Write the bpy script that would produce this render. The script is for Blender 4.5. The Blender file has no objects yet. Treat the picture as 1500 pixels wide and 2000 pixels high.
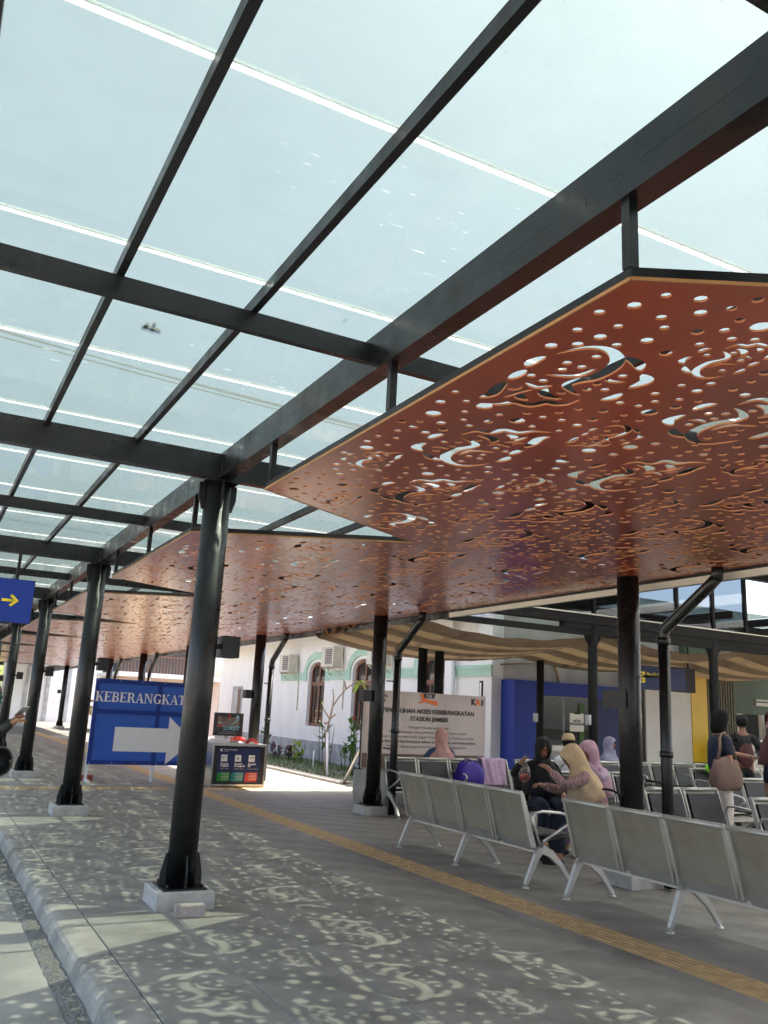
import bpy, bmesh, math, random
from mathutils import Vector, Matrix, Quaternion
from mathutils.geometry import delaunay_2d_cdt
random.seed(7)
R = math.radians
SC = bpy.context.scene
COL = SC.collection
# ------------------------------------------------------------------ camera
FOC = 1657.0
vy = Vector((-164 - 750, 1347 - 1000, FOC)).normalized()
vz = Vector((1103 - 750, -5985 - 1000, FOC)).normalized()
vz = (vz - vy * vz.dot(vy)).normalized()
vx = vy.cross(vz)
right = Vector((vx[0], vy[0], vz[0])); down = Vector((vx[1], vy[1], vz[1])); fwd = Vector((vx[2], vy[2], vz[2]))
cm = Matrix((right, -down, -fwd)).transposed().to_4x4()
cm.translation = (0, 0, 1.47)
cd = bpy.data.cameras.new('camera')
cam = bpy.data.objects.new('camera', cd); COL.objects.link(cam)
cam.matrix_world = cm
cd.sensor_fit = 'VERTICAL'; cd.sensor_height = 24; cd.lens = 24 * FOC / 2000
cd.clip_start = .05; cd.clip_end = 1000
SC.camera = cam
# ------------------------------------------------------------------ sky and sun
SUN = Vector((1.36, 0.10, 3.2)).normalized()
EL = math.asin(SUN.z)
w = bpy.data.worlds.new('World'); SC.world = w; w.use_nodes = True
nt = w.node_tree
sky = nt.nodes.new('ShaderNodeTexSky'); sky.sky_type = 'NISHITA'; sky.sun_disc = False
sky.sun_elevation = EL; sky.sun_rotation = math.atan2(SUN.x, SUN.y)
sky.dust_density = 4.0; sky.air_density = .85; sky.ozone_density = .6
bg = nt.nodes['Background']; bg.inputs[1].default_value = .15
nt.links.new(sky.outputs[0], bg.inputs[0])
sd = bpy.data.lights.new('sun', 'SUN'); sd.energy = 4.4; sd.angle = R(.55); sd.color = (1, .92, .80)
so = bpy.data.objects.new('sun', sd); COL.objects.link(so)
so.rotation_mode = 'QUATERNION'; so.rotation_quaternion = SUN.to_track_quat('Z', 'Y')
SC.view_settings.view_transform = 'Standard'; SC.view_settings.look = 'None'
SC.view_settings.exposure = 2.15; SC.view_settings.gamma = 1
SC.render.engine = 'CYCLES'
SC.cycles.max_bounces = 10; SC.cycles.transparent_max_bounces = 24; SC.cycles.diffuse_bounces = 5
SC.cycles.sample_clamp_indirect = 6

# ------------------------------------------------------------------ materials
def mat(name, col, rough=.6, metal=0, var=.12, scale=6, bump=0, bscale=60, spec=.5, coat=0, stretch=None, rvar=0):
    m = bpy.data.materials.new(name); m.use_nodes = True
    n = m.node_tree.nodes; l = m.node_tree.links; b = n['Principled BSDF']
    b.inputs['Roughness'].default_value = rough; b.inputs['Metallic'].default_value = metal
    b.inputs['Specular IOR Level'].default_value = spec
    if coat: b.inputs['Coat Weight'].default_value = coat; b.inputs['Coat Roughness'].default_value = .21
    tc = n.new('ShaderNodeTexCoord')
    src = tc.outputs['Object']
    if stretch:
        mp = n.new('ShaderNodeMapping'); mp.inputs['Scale'].default_value = stretch
        l.new(src, mp.inputs[0]); src = mp.outputs[0]
    if var:
        t = n.new('ShaderNodeTexNoise'); t.inputs['Scale'].default_value = scale; t.inputs['Detail'].default_value = 6
        l.new(src, t.inputs['Vector'])
        r = n.new('ShaderNodeValToRGB')
        r.color_ramp.elements[0].position = .3; r.color_ramp.elements[1].position = .7
        r.color_ramp.elements[0].color = (*[max(0, c * (1 - var)) for c in col], 1)
        r.color_ramp.elements[1].color = (*[min(1, c * (1 + var)) for c in col], 1)
        l.new(t.outputs['Fac'], r.inputs[0]); l.new(r.outputs[0], b.inputs['Base Color'])
    else:
        b.inputs['Base Color'].default_value = (*col, 1)
    if rvar:
        t3 = n.new('ShaderNodeTexNoise'); t3.inputs['Scale'].default_value = 5; t3.inputs['Detail'].default_value = 9
        l.new(src, t3.inputs['Vector']); r3 = n.new('ShaderNodeMapRange'); r3.inputs[1].default_value = .3; r3.inputs[2].default_value = .7; r3.inputs[3].default_value = rough - rvar*.5; r3.inputs[4].default_value = rough + rvar
        l.new(t3.outputs['Fac'], r3.inputs[0]); l.new(r3.outputs[0], b.inputs['Roughness'])
    if bump:
        t2 = n.new('ShaderNodeTexNoise'); t2.inputs['Scale'].default_value = bscale; t2.inputs['Detail'].default_value = 8
        l.new(src, t2.inputs['Vector'])
        bp = n.new('ShaderNodeBump'); bp.inputs['Strength'].default_value = bump; bp.inputs['Distance'].default_value = .01
        l.new(t2.outputs['Fac'], bp.inputs['Height']); l.new(bp.outputs[0], b.inputs['Normal'])
    return m

def facing_fac(n, l, base):
    lw = n.new('ShaderNodeLayerWeight'); lw.inputs[0].default_value = .5
    p = n.new('ShaderNodeMath'); p.operation = 'POWER'; p.inputs[1].default_value = 5
    a = n.new('ShaderNodeMath'); a.operation = 'MULTIPLY_ADD'; a.inputs[1].default_value = .8*(1-base); a.inputs[2].default_value = base
    l.new(lw.outputs['Facing'], p.inputs[0]); l.new(p.outputs[0], a.inputs[0])
    return a.outputs[0]

def sheet_mat(name, tcol, fac, scol, dirt=.1, gloss=.06, grime=0):
    """clear roofing: mostly see-through, some of the light scattered, a film of dirt"""
    m = bpy.data.materials.new(name); m.use_nodes = True
    n = m.node_tree.nodes; l = m.node_tree.links
    n.remove(n['Principled BSDF']); out = n['Material Output']
    tr = n.new('ShaderNodeBsdfTransparent'); tr.inputs[0].default_value = (*tcol, 1)
    tl = n.new('ShaderNodeBsdfTranslucent'); tl.inputs[0].default_value = (*scol, 1)
    gl = n.new('ShaderNodeBsdfGlossy'); gl.inputs['Roughness'].default_value = .08
    tc = n.new('ShaderNodeTexCoord')
    def noise(sc, a, b_, det=8, st=None):
        t = n.new('ShaderNodeTexNoise'); t.inputs['Scale'].default_value = sc; t.inputs['Detail'].default_value = det
        if st:
            mp = n.new('ShaderNodeMapping'); mp.inputs['Scale'].default_value = st; mp.inputs['Rotation'].default_value = (0, 0, .4)
            l.new(tc.outputs['Object'], mp.inputs[0]); l.new(mp.outputs[0], t.inputs['Vector'])
        else: l.new(tc.outputs['Object'], t.inputs['Vector'])
        r = n.new('ShaderNodeMapRange'); r.inputs[1].default_value = .3; r.inputs[2].default_value = .75
        r.inputs[3].default_value = a; r.inputs[4].default_value = b_
        l.new(t.outputs['Fac'], r.inputs[0]); return r.outputs[0]
    f1 = noise(1.1, fac * .96, fac * 1.04)
    f2 = noise(4, -dirt, dirt, 10, (1, 2.5, 1))
    ad = n.new('ShaderNodeMath'); ad.operation = 'ADD'; ad.use_clamp = True
    l.new(f1, ad.inputs[0]); l.new(f2, ad.inputs[1])
    m1 = n.new('ShaderNodeMixShader'); l.new(ad.outputs[0], m1.inputs[0]); l.new(tr.outputs[0], m1.inputs[1]); l.new(tl.outputs[0], m1.inputs[2])
    if grime:
        df = n.new('ShaderNodeBsdfDiffuse'); df.inputs[0].default_value = (.20, .19, .16, 1)
        g1 = n.new('ShaderNodeMath'); g1.operation = 'ADD'; g1.use_clamp = True
        sp = noise(75, 0, 0, 3); spr = sp.node; spr.inputs[1].default_value = .66; spr.inputs[2].default_value = .76; spr.inputs[3].default_value = 0; spr.inputs[4].default_value = .28
        st_ = noise(1.7, 0, 0, 9); sr = st_.node; sr.inputs[1].default_value = .48; sr.inputs[2].default_value = .75; sr.inputs[3].default_value = 0; sr.inputs[4].default_value = .03
        l.new(sp, g1.inputs[0]); l.new(st_, g1.inputs[1])
        mg = n.new('ShaderNodeMixShader'); l.new(g1.outputs[0], mg.inputs[0]); l.new(m1.outputs[0], mg.inputs[1]); l.new(df.outputs[0], mg.inputs[2])
        # fine pale scratches that catch the sun
        w1 = n.new('ShaderNodeTexNoise'); w1.inputs['Scale'].default_value = 3; w1.inputs['Detail'].default_value = 4
        mp = n.new('ShaderNodeMapping'); mp.inputs['Scale'].default_value = (2.2, 40, 1); mp.inputs['Rotation'].default_value = (0, 0, .9)
        l.new(tc.outputs['Object'], mp.inputs[0]); l.new(mp.outputs[0], w1.inputs['Vector'])
        wr_ = n.new('ShaderNodeMapRange'); wr_.inputs[1].default_value = .70; wr_.inputs[2].default_value = .78; wr_.inputs[3].default_value = 0; wr_.inputs[4].default_value = .5
        l.new(w1.outputs['Fac'], wr_.inputs[0])
        mk = noise(.9, 0, 0, 2); mkr = mk.node; mkr.inputs[1].default_value = .52; mkr.inputs[2].default_value = .66; mkr.inputs[3].default_value = 0; mkr.inputs[4].default_value = 1
        mm = n.new('ShaderNodeMath'); mm.operation = 'MULTIPLY'; l.new(wr_.outputs[0], mm.inputs[0]); l.new(mk, mm.inputs[1]); wr_ = mm
        tw = n.new('ShaderNodeBsdfTranslucent'); tw.inputs[0].default_value = (.9, .93, .92, 1)
        ms = n.new('ShaderNodeMixShader'); l.new(wr_.outputs[0], ms.inputs[0]); l.new(mg.outputs[0], ms.inputs[1]); l.new(tw.outputs[0], ms.inputs[2])
        m1 = ms
    m2 = n.new('ShaderNodeMixShader'); l.new(facing_fac(n, l, .025), m2.inputs[0]); l.new(m1.outputs[0], m2.inputs[1]); l.new(gl.outputs[0], m2.inputs[2])
    l.new(m2.outputs[0], out.inputs[0])
    return m

def thin_mat(name, col, trans=.4, rough=.8, var=.1, scale=8):
    """cloth that lets some light through"""
    m = mat(name, col, rough, 0, var, scale)
    n = m.node_tree.nodes; l = m.node_tree.links; b = n['Principled BSDF']
    tl = n.new('ShaderNodeBsdfTranslucent'); tl.inputs[0].default_value = (*col, 1)
    mx = n.new('ShaderNodeMixShader'); mx.inputs[0].default_value = trans
    l.new(b.outputs[0], mx.inputs[1]); l.new(tl.outputs[0], mx.inputs[2]); l.new(mx.outputs[0], n['Material Output'].inputs[0])
    return m

def glass_mat(name, tcol, rough=.02):
    m = bpy.data.materials.new(name); m.use_nodes = True
    n = m.node_tree.nodes; l = m.node_tree.links
    n.remove(n['Principled BSDF'])
    tr = n.new('ShaderNodeBsdfTransparent'); tr.inputs[0].default_value = (*tcol, 1)
    gl = n.new('ShaderNodeBsdfGlossy'); gl.inputs['Roughness'].default_value = rough
    mx = n.new('ShaderNodeMixShader'); l.new(facing_fac(n, l, .06), mx.inputs[0]); l.new(tr.outputs[0], mx.inputs[1]); l.new(gl.outputs[0], mx.inputs[2])
    l.new(mx.outputs[0], n['Material Output'].inputs[0])
    return m

M = {}
M['black_steel'] = mat('black_steel', (.005, .0055, .006), .32, 0, .45, 6, .12, 120, rvar=.25)
M['beam_steel'] = mat('beam_steel', (.006, .0068, .0072), .28, 0, .45, 4, .09, 110, rvar=.22)
M['matte_steel'] = mat('matte_black_steel', (.008, .008, .008), .7, 0, .2, 4, spec=.2)
M['wood'] = mat('red_laminate', (.29, .040, .009), .42, 0, .32, 1.0, .012, 40, spec=.5, coat=1.0)
M['wood_edge'] = mat('laminate_cut_edge', (.50, .19, .075), .6, 0, .2, 20)
M['edge_yellow'] = mat('yellow_edge_trim', (.34, .17, .06), .5, 0, .1)
M['roof'] = sheet_mat('clear_roofing', (.42, .462, .44), .10, (.55, .63, .60), .005, grime=1)
M['roof2'] = sheet_mat('milky_roofing', (.42, .47, .46), .2, (.5, .58, .58), .03)
M['milky'] = sheet_mat('opal_fill_sheet', (.5, .5, .5), .93, (.75, .77, .76), .03)  # diffusing sheets added as fill light for the hall
M['joint'] = thin_mat('white_joint_strip', (.9, .92, .92), .75, .4, .03)
M['concrete'] = mat('concrete', (.42, .40, .365), .85, 0, .16, 9, .25, 50)
M['kerb'] = mat('kerb_concrete', (.29, .268, .228), .9, 0, .3, 5, .5, 40)
M['tile'] = mat('grey_paving', (.25, .234, .20), .68, 0, .30, 3.0, .12, 120)
M['tile_b'] = mat('grey_paving_b', (.235, .221, .19), .68, 0, .30, 3.0, .12, 120)
M['tile_base'] = mat('paving_bed', (.13, .12, .105), .9, 0, .2, 8)
M['floor_red'] = mat('brown_paving', (.25, .20, .165), .6, 0, .2, 3, .1, 100)
M['tactile'] = mat('yellow_tactile', (.50, .335, .16), .75, 0, .25, 9, .15, 80)
M['road'] = mat('road_concrete', (.30, .28, .24), .9, 0, .25, 2.5, .4, 45)
M['gravel'] = mat('gutter_gravel', (.17, .16, .14), .95, 0, .45, 60, 1.0, 70)
M['ground'] = mat('pale_ground', (.58, .54, .47), .95, 0, .2, .6, .3, 20)
M['paver'] = mat('paver_pink_grey', (.36, .30, .27), .9, 0, .15, 30, .4, 90)
M['white_wall'] = mat('white_plaster', (.86, .84, .82), .8, 0, .045, 1.2, .05, 20, stretch=(1, 1.6, .6))
M['grey_wall'] = mat('grey_plaster', (.46, .45, .42), .85, 0, .2, 1.6, .08, 20)
M['plinth'] = mat('grey_plinth', (.42, .42, .42), .85, 0, .25, 3)
M['green_trim'] = mat('green_trim', (.42, .61, .50), .7, 0, .08, 5)
M['brown_wood'] = mat('brown_window_wood', (.20, .085, .05), .55, 0, .2, 9)
M['glass'] = glass_mat('window_glass', (.55, .6, .62))
M['glass_blue'] = glass_mat('clerestory_glass', (.42, .46, .49))
M['curtain'] = mat('room_behind_window', (.30, .27, .22), .9, 0, .4, 3)
M['blind_yellow'] = mat('ochre_blind', (.45, .27, .07), .8)
M['cream'] = mat('cream_plastic', (.62, .58, .48), .5, 0, .08, 5)
M['dark'] = mat('dark_gap', (.02, .02, .02), .8, 0, 0)
M['blue'] = mat('royal_blue_panel', (.006, .035, .30), .6, 0, .06, 3)
M['navy'] = mat('navy_panel', (.006, .018, .09), .6, 0, .08, 3)
M['yellow'] = mat('yellow_panel', (.72, .45, .02), .5, 0, .06, 3)
M['offwhite'] = mat('off_white_panel', (.66, .63, .57), .6, 0, .06, 3)
M['ribbed'] = mat('ribbed_cladding', (.15, .14, .09), .8, 0, .15, 4)
M['green_wall'] = mat('olive_green_wall', (.11, .145, .105), .8, 0, .1, 3)
M['metal'] = mat('chair_perforated', (.31, .29, .235), .42, .5, .12, 5, .1, 260)
M['metal_lt'] = mat('chair_sheet_light', (.46, .45, .40), .4, .5, .1, 5)
M['chrome'] = mat('chair_alloy', (.58, .57, .54), .3, .75, .08, 6)
M['pad'] = mat('black_seat_pad', (.014, .014, .016), .55, 0, .2, 10)
M['steel'] = mat('stainless', (.58, .57, .54), .28, .9, .06, 6)
M['white'] = mat('white_print', (.75, .75, .75), .6, 0, 0)
M['white_metal'] = mat('white_painted_metal', (.72, .72, .72), .5, 0, .06)
M['black_print'] = mat('black_print', (.03, .03, .03), .6, 0, 0)
M['grey_print'] = mat('grey_print', (.16, .14, .13), .7, 0, 0)
M['orange_print'] = mat('orange_print', (.75, .16, .03), .6, 0, 0)
M['red_print'] = mat('red_print', (.45, .04, .03), .6, 0, 0)
M['cyan_print'] = mat('cyan_print', (.25, .55, .62), .5, 0, 0)
M['yellow_print'] = mat('yellow_print', (.80, .62, .02), .6, 0, 0)
M['green_print'] = mat('green_print', (.0, .22, .02), .5, 0, 0)
M['teal_print'] = mat('teal_print', (.0, .19, .17), .5, 0, 0)
M['blue_cloth'] = thin_mat('blue_banner_cloth', (.035, .11, .46), .4, .55, .06)
M['arrow_cloth'] = thin_mat('white_banner_print', (.90, .89, .88), .2, .6, .03)
M['banner'] = thin_mat('pink_grey_banner', (.62, .53, .49), .25, .6, .05, 2)
M['tan_cloth'] = thin_mat('tan_drape', (.36, .22, .125), .4, .85, .08, 4)
M['brown_cloth'] = thin_mat('brown_drape', (.17, .11, .07), .25, .85, .1, 4)
M['screen'] = mat('dark_board', (.05, .045, .042), .25, 0, .3, 6)
M['board_brown'] = mat('board_picture', (.20, .14, .11), .3, 0, .4, 9)
M['red'] = mat('red_paint', (.48, .03, .02), .45, 0, .1)
M['brickred'] = mat('brick_red', (.33, .075, .05), .85, 0, .2, 12, .2, 60)
M['grass'] = mat('grass', (.10, .19, .03), .8, 0, .35, 14)
M['leaf'] = thin_mat('leaf_green', (.07, .17, .025), .35, .45, .25, 7)
M['leaf_y'] = thin_mat('leaf_yellow_green', (.30, .40, .03), .45, .5, .25, 7)
M['leaf_p'] = thin_mat('leaf_purple', (.13, .06, .09), .3, .5, .3, 9)
M['bark'] = mat('bark', (.36, .26, .18), .9, 0, .25, 15, .3, 60)
M['dry_leaf'] = mat('dry_leaf', (.15, .10, .05), .9, 0, .3, 30)
M['sand'] = mat('sand', (.56, .43, .27), .95, 0, .2, 6, .4, 30)
M['timber'] = mat('raw_timber', (.50, .36, .20), .8, 0, .25, 8)
M['skin'] = mat('skin', (.36, .17, .10), .5, 0, .06, 8)
M['skin_d'] = mat('skin_dark', (.22, .10, .06), .5, 0, .06, 8)
M['hair'] = mat('black_hair', (.008, .007, .007), .75, 0, .2, 40, spec=.15)
M['c_black'] = mat('black_cloth', (.010, .010, .011), .85, 0, .3, 12, .1, 90)
M['c_navy'] = mat('navy_cloth', (.012, .018, .038), .85, 0, .2, 12, .1, 90)
M['c_pink'] = mat('dusty_pink_cloth', (.42, .23, .20), .8, 0, .12, 12, .1, 90)
M['c_lilac'] = mat('lilac_cloth', (.42, .29, .40), .8, 0, .14, 12, .1, 90)
M['c_mauve'] = mat('mauve_pink_cloth', (.45, .27, .33), .8, 0, .12, 12, .1, 90)
M['c_lav'] = mat('grey_lavender_cloth', (.30, .29, .40), .8, 0, .12, 12)
M['c_beige'] = mat('beige_cloth', (.55, .39, .23), .8, 0, .1, 12, .1, 90)
M['c_white'] = mat('white_cloth', (.70, .69, .70), .8, 0, .06, 8)
M['c_cream'] = mat('cream_trouser_cloth', (.62, .54, .47), .8, 0, .08, 9)
M['c_tan'] = mat('tan_cap_cloth', (.46, .34, .18), .8, 0, .1, 12)
M['c_brown'] = mat('brown_bag_cloth', (.19, .12, .09), .8, 0, .12, 12)
M['c_denim'] = mat('denim_cloth', (.03, .055, .12), .85, 0, .25, 14)
M['c_floral'] = mat('floral_pink_cloth', (.33, .20, .19), .85, 0, .65, 45)
M['c_batik'] = mat('brown_batik_cloth', (.25, .12, .05), .85, 0, .8, 40)
M['c_purple'] = mat('purple_bag', (.03, .010, .24), .55, 0, .15, 9)
M['c_neon'] = mat('neon_green_cloth', (.28, .75, .02), .7, 0, .08, 9)
M['c_maroon'] = mat('maroon_cloth', (.08, .025, .022), .85, 0, .2, 12)
M['plastic_bag'] = sheet_mat('thin_clear_plastic', (.80, .78, .77), .22, (.75, .72, .72), .12)
M['helmet'] = mat('olive_grey_helmet', (.085, .08, .062), .22, .2, .08, 4, coat=.5)
M['visor'] = glass_mat('helmet_visor', (.45, .62, .60))
M['phone'] = mat('silver_phone', (.45, .45, .45), .3, .5, 0)
M['cable'] = mat('cable_sheath', (.03, .035, .05), .6, 0, 0)
M['beige_house'] = mat('beige_house_wall', (.55, .43, .36), .85, 0, .1, 1.5)

# ------------------------------------------------------------------ mesh helpers
def bm_new(): return bmesh.new()
def box(bm, x0, x1, y0, y1, z0, z1, mi=0):
    v = [bm.verts.new(p) for p in ((x0,y0,z0),(x1,y0,z0),(x1,y1,z0),(x0,y1,z0),(x0,y0,z1),(x1,y0,z1),(x1,y1,z1),(x0,y1,z1))]
    for f in ((0,3,2,1),(4,5,6,7),(0,1,5,4),(1,2,6,5),(2,3,7,6),(3,0,4,7)):
        fc = bm.faces.new([v[i] for i in f]); fc.material_index = mi
    return v
def cbox(bm, x0, x1, y0, y1, z0, z1, c=.01, mi=0):
    """box with chamfered top edges"""
    v = []
    for (a, z) in ((0, z0), (0, z1 - c), (c, z1)):
        v.append([bm.verts.new(p) for p in ((x0+a,y0+a,z),(x1-a,y0+a,z),(x1-a,y1-a,z),(x0+a,y1-a,z))])
    for k in range(2):
        for i in range(4):
            bm.faces.new((v[k][i], v[k][(i+1)%4], v[k+1][(i+1)%4], v[k+1][i])).material_index = mi
    bm.faces.new(v[2]).material_index = mi; bm.faces.new(v[0][::-1]).material_index = mi
def frame_of(d):
    d = d.normalized(); a = Vector((0,0,1)) if abs(d.z) < .9 else Vector((1,0,0))
    u = d.cross(a).normalized(); return u, d.cross(u).normalized()
def tube(bm, pts, r, n=8, mi=0, caps=True):
    pts = [Vector(p) for p in pts]; rs = r if isinstance(r, (list, tuple)) else [r]*len(pts)
    rings = []; u = None
    for i, p in enumerate(pts):
        d = (pts[min(i+1,len(pts)-1)] - pts[max(i-1,0)])
        if u is None: u, v = frame_of(d)
        else:
            dn = d.normalized(); u = (u - dn*u.dot(dn)).normalized(); v = dn.cross(u)
        rings.append([bm.verts.new(p + (u*math.cos(2*math.pi*k/n) + v*math.sin(2*math.pi*k/n))*rs[i]) for k in range(n)])
    for a, b in zip(rings, rings[1:]):
        for k in range(n):
            f = bm.faces.new((a[k], a[(k+1)%n], b[(k+1)%n], b[k])); f.smooth = True; f.material_index = mi
    if caps:
        for rg in (rings[0][::-1], rings[-1]):
            bm.faces.new(rg).material_index = mi
def poly(bm, pts, h, axis=2, mi=0):
    """extrude a flat polygon (list of 3-vectors) by the vector h"""
    h = Vector(h)
    a = [bm.verts.new(p) for p in pts]; b = [bm.verts.new(Vector(p) + h) for p in pts]
    bm.faces.new(a).material_index = mi; bm.faces.new(b[::-1]).material_index = mi
    for i in range(len(a)):
        bm.faces.new((a[i], b[i], b[(i+1)%len(a)], a[(i+1)%len(a)])).material_index = mi
def ellip(bm, c, rx, ry, rz, nu=16, nv=10, rot=None, mi=0):
    c = Vector(c); rows = []
    for j in range(1, nv):
        t = math.pi*j/nv
        row = []
        for i in range(nu):
            a = 2*math.pi*i/nu
            p = Vector((rx*math.sin(t)*math.cos(a), ry*math.sin(t)*math.sin(a), rz*math.cos(t)))
            row.append(bm.verts.new(c + (rot @ p if rot else p)))
        rows.append(row)
    e = Vector((0,0,rz)); e = rot @ e if rot else e
    top = bm.verts.new(c + e); bot = bm.verts.new(c - e)
    for a, b in zip(rows, rows[1:]):
        for i in range(nu):
            f = bm.faces.new((a[i], b[i], b[(i+1)%nu], a[(i+1)%nu])); f.smooth = True; f.material_index = mi
    for i in range(nu):
        for f in (bm.faces.new((top, rows[0][i], rows[0][(i+1)%nu])), bm.faces.new((bot, rows[-1][(i+1)%nu], rows[-1][i]))):
            f.smooth = True; f.material_index = mi
def to_mesh(name, bm, mats, fix=True):
    if fix: bmesh.ops.recalc_face_normals(bm, faces=bm.faces)
    me = bpy.data.meshes.new(name); bm.to_mesh(me); bm.free()
    for m in (mats if isinstance(mats, (list, tuple)) else [mats]): me.materials.append(M[m] if isinstance(m, str) else m)
    return me
def link(name, me, parent=None):
    o = bpy.data.objects.new(name, me); COL.objects.link(o)
    if parent:
        o.parent = parent
    return o
def obj(name, bm, mats, parent=None, world=False, fix=True):
    me = bm if isinstance(bm, bpy.types.Mesh) else to_mesh(name, bm, mats, fix)
    o = link(name, me, parent)
    if parent and world and parent.type == 'EMPTY': o.matrix_parent_inverse = parent.matrix_basis.inverted()
    return o
def tag(o, label=None, cat=None, group=None, kind=None):
    if label: o['label'] = label
    if cat: o['category'] = cat
    if group: o['group'] = group
    if kind: o['kind'] = kind
    return o
def thing(name, label, cat, loc=(0,0,0), rz=0, group=None):
    o = bpy.data.objects.new(name, None); COL.objects.link(o); o.location = loc; o.rotation_euler = (0,0,rz)
    o.empty_display_size = .2
    return tag(o, label, cat, group)
def copy_tree(o, parent=None):
    c = o.copy(); COL.objects.link(c)
    if parent: c.parent = parent; c.matrix_parent_inverse = o.matrix_parent_inverse.copy()
    for ch in list(o.children): copy_tree(ch, c)
    return c
def struct(name, bm, m): return tag(obj(name, bm, m), kind='structure')
def B(*a):
    bm = bm_new(); box(bm, *a); return bm
def part(name, m, parent, *a, world=True):
    return obj(name, B(*a), m, parent, world)

def text(body, size, pos, rgt, up, m, parent, name='lettering', align='LEFT', bold=0., depth=.0015, sx=1., sp=1., world=True):
    cu = bpy.data.curves.new('lettering', 'FONT'); cu.body = body; cu.size = size; cu.align_x = align
    cu.offset = bold; cu.extrude = depth; cu.space_line = sp; cu.resolution_u = 2
    to = bpy.data.objects.new('tmp', cu); COL.objects.link(to)
    dg = bpy.context.evaluated_depsgraph_get()
    me = bpy.data.meshes.new_from_object(to.evaluated_get(dg))
    bpy.data.objects.remove(to); bpy.data.curves.remove(cu)
    rgt = Vector(rgt).normalized(); up = Vector(up).normalized(); nn = rgt.cross(up)
    mx = Matrix((rgt*sx, up, nn)).transposed().to_4x4(); mx.translation = Vector(pos)
    me.transform(mx); me.materials.clear(); me.materials.append(M[m])
    for p in me.polygons: p.material_index = 0
    o = obj(name, me, m, parent, world); o['kind'] = 'stuff'
    return o

# ------------------------------------------------------------------ layout constants
S = 5.38                       # column spacing
LX = 1.97; LY0 = 6.75          # kerb-side columns
RX = 6.27; RY0 = 6.46          # hall-side columns
PZ = 2.95                      # underside of the carved ceiling panels
RZ = 3.53                      # roof sheets

# ------------------------------------------------------------------ ground, road, pavement
bm = bm_new(); box(bm, -60, 80, -20, 160, -.6, -.17)
struct('ground', bm, 'ground')
bm = bm_new(); box(bm, -9, .93, -12, 120, -.3, -.13); struct('road', bm, 'road')
bm = bm_new()
nx = 5; ny = 400
vv = [[bm.verts.new((.92 + .16*i/(nx-1) + random.uniform(-.012,.012)*(0<i<nx-1), -3 + 30*j/ny, -.128 + .012*(i in (1,2,3)) + random.uniform(-.006,.010))) for i in range(nx)] for j in range(ny+1)]
for j in range(ny):
    for i in range(nx-1): bm.faces.new((vv[j][i], vv[j][i+1], vv[j+1][i+1], vv[j+1][i]))
box(bm, .92, 1.08, 27, 120, -.2, -.12)
struct('gutter_strip', bm, 'gravel')
# kerb stones: rough, rounded on the road side
def kerb_mesh(seed, L):
    rnd = random.Random(seed); bm = bm_new(); n = 16
    prof = [(1.03,-.2),(1.035,-.10),(1.045,-.06),(1.055,-.03),(1.075,-.006),(1.12,.001),(1.20,.001),(1.258,-.002),(1.262,-.03),(1.262,-.2)]
    rows = []
    for j in range(n+1):
        y = .004 + (L-.008)*j/n; e = (j in (0,n))
        rows.append([bm.verts.new((x - RX*0 + (rnd.uniform(-.004,.004) if 1<=i<=5 else 0), y, z + (rnd.uniform(-.004,.002) if 1<=i<=6 else 0) - (.006 if e and z > -.1 else 0))) for i,(x,z) in enumerate(prof)])
    for a, b in zip(rows, rows[1:]):
        for i in range(len(prof)-1): bm.faces.new((a[i], a[i+1], b[i+1], b[i]))
    bm.faces.new(rows[0][::-1]); bm.faces.new(rows[-1])
    return to_mesh('kerb_stone', bm, 'kerb')
kerb = tag(bpy.data.objects.new('kerb', None), kind='structure'); COL.objects.link(kerb)
km = [kerb_mesh(i, .8) for i in range(4)]
for k in range(48):
    o = link('kerb_stone', km[k % 4], kerb); o.location = (0, -1.6 + .8*k, 0)
# pavement bed + tiles
bm = bm_new(); box(bm, 1.262, 30, -12, 120, -.3, -.012)
pav = struct('pavement', bm, 'tile_base')
TW = .6
def tile_mesh(m):
    bm = bm_new(); cbox(bm, .0016, TW-.0016, .0016, TW-.0016, -.03, 0, .0025); return to_mesh('paving_tile', bm, m)
tms = [tile_mesh('tile'), tile_mesh('tile_b')]
TX = [1.265 + TW*i for i in range(14)]
spots = []
rest = bm_new()
STRIP = (4.46, 4.78)
for j in range(-10, 60):
    for i, x in enumerate(TX):
        y = TW*j
        if STRIP[0]-.02 < x + TW and x < STRIP[1]+.02: continue
        if 3.0 < y < 15 and x < .62*y + 2.2 and x > .05*y and len(spots) < 290: spots.append((x, y, i, j))
        else: cbox(rest, x+.001, x+TW-.001, y+.001, y+TW-.001, -.03, 0, .0016)
# narrow rows either side of the tactile strip
for j in range(-10, 60):
    y = TW*j
    for (a, b_) in ((4.265, 4.458), (4.782, 4.865)):
        cbox(rest, a+.001, b_-.001, y+.001, y+TW-.001, -.03, 0, .0016)
for (x, y, i, j) in spots:
    o = link('paving_tile', tms[(i*7+j*3+i*j) % 2], pav); o.location = (x, y, random.uniform(-.001,.001))
tag(obj('distant_paving_tiles', rest, 'tile', pav), kind='stuff')
bm = bm_new(); box(bm, 1.265+TW*14, 30, -12, 36, -.02, -.001); obj('hall_floor_paving', bm, 'floor_red', pav)
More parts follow.
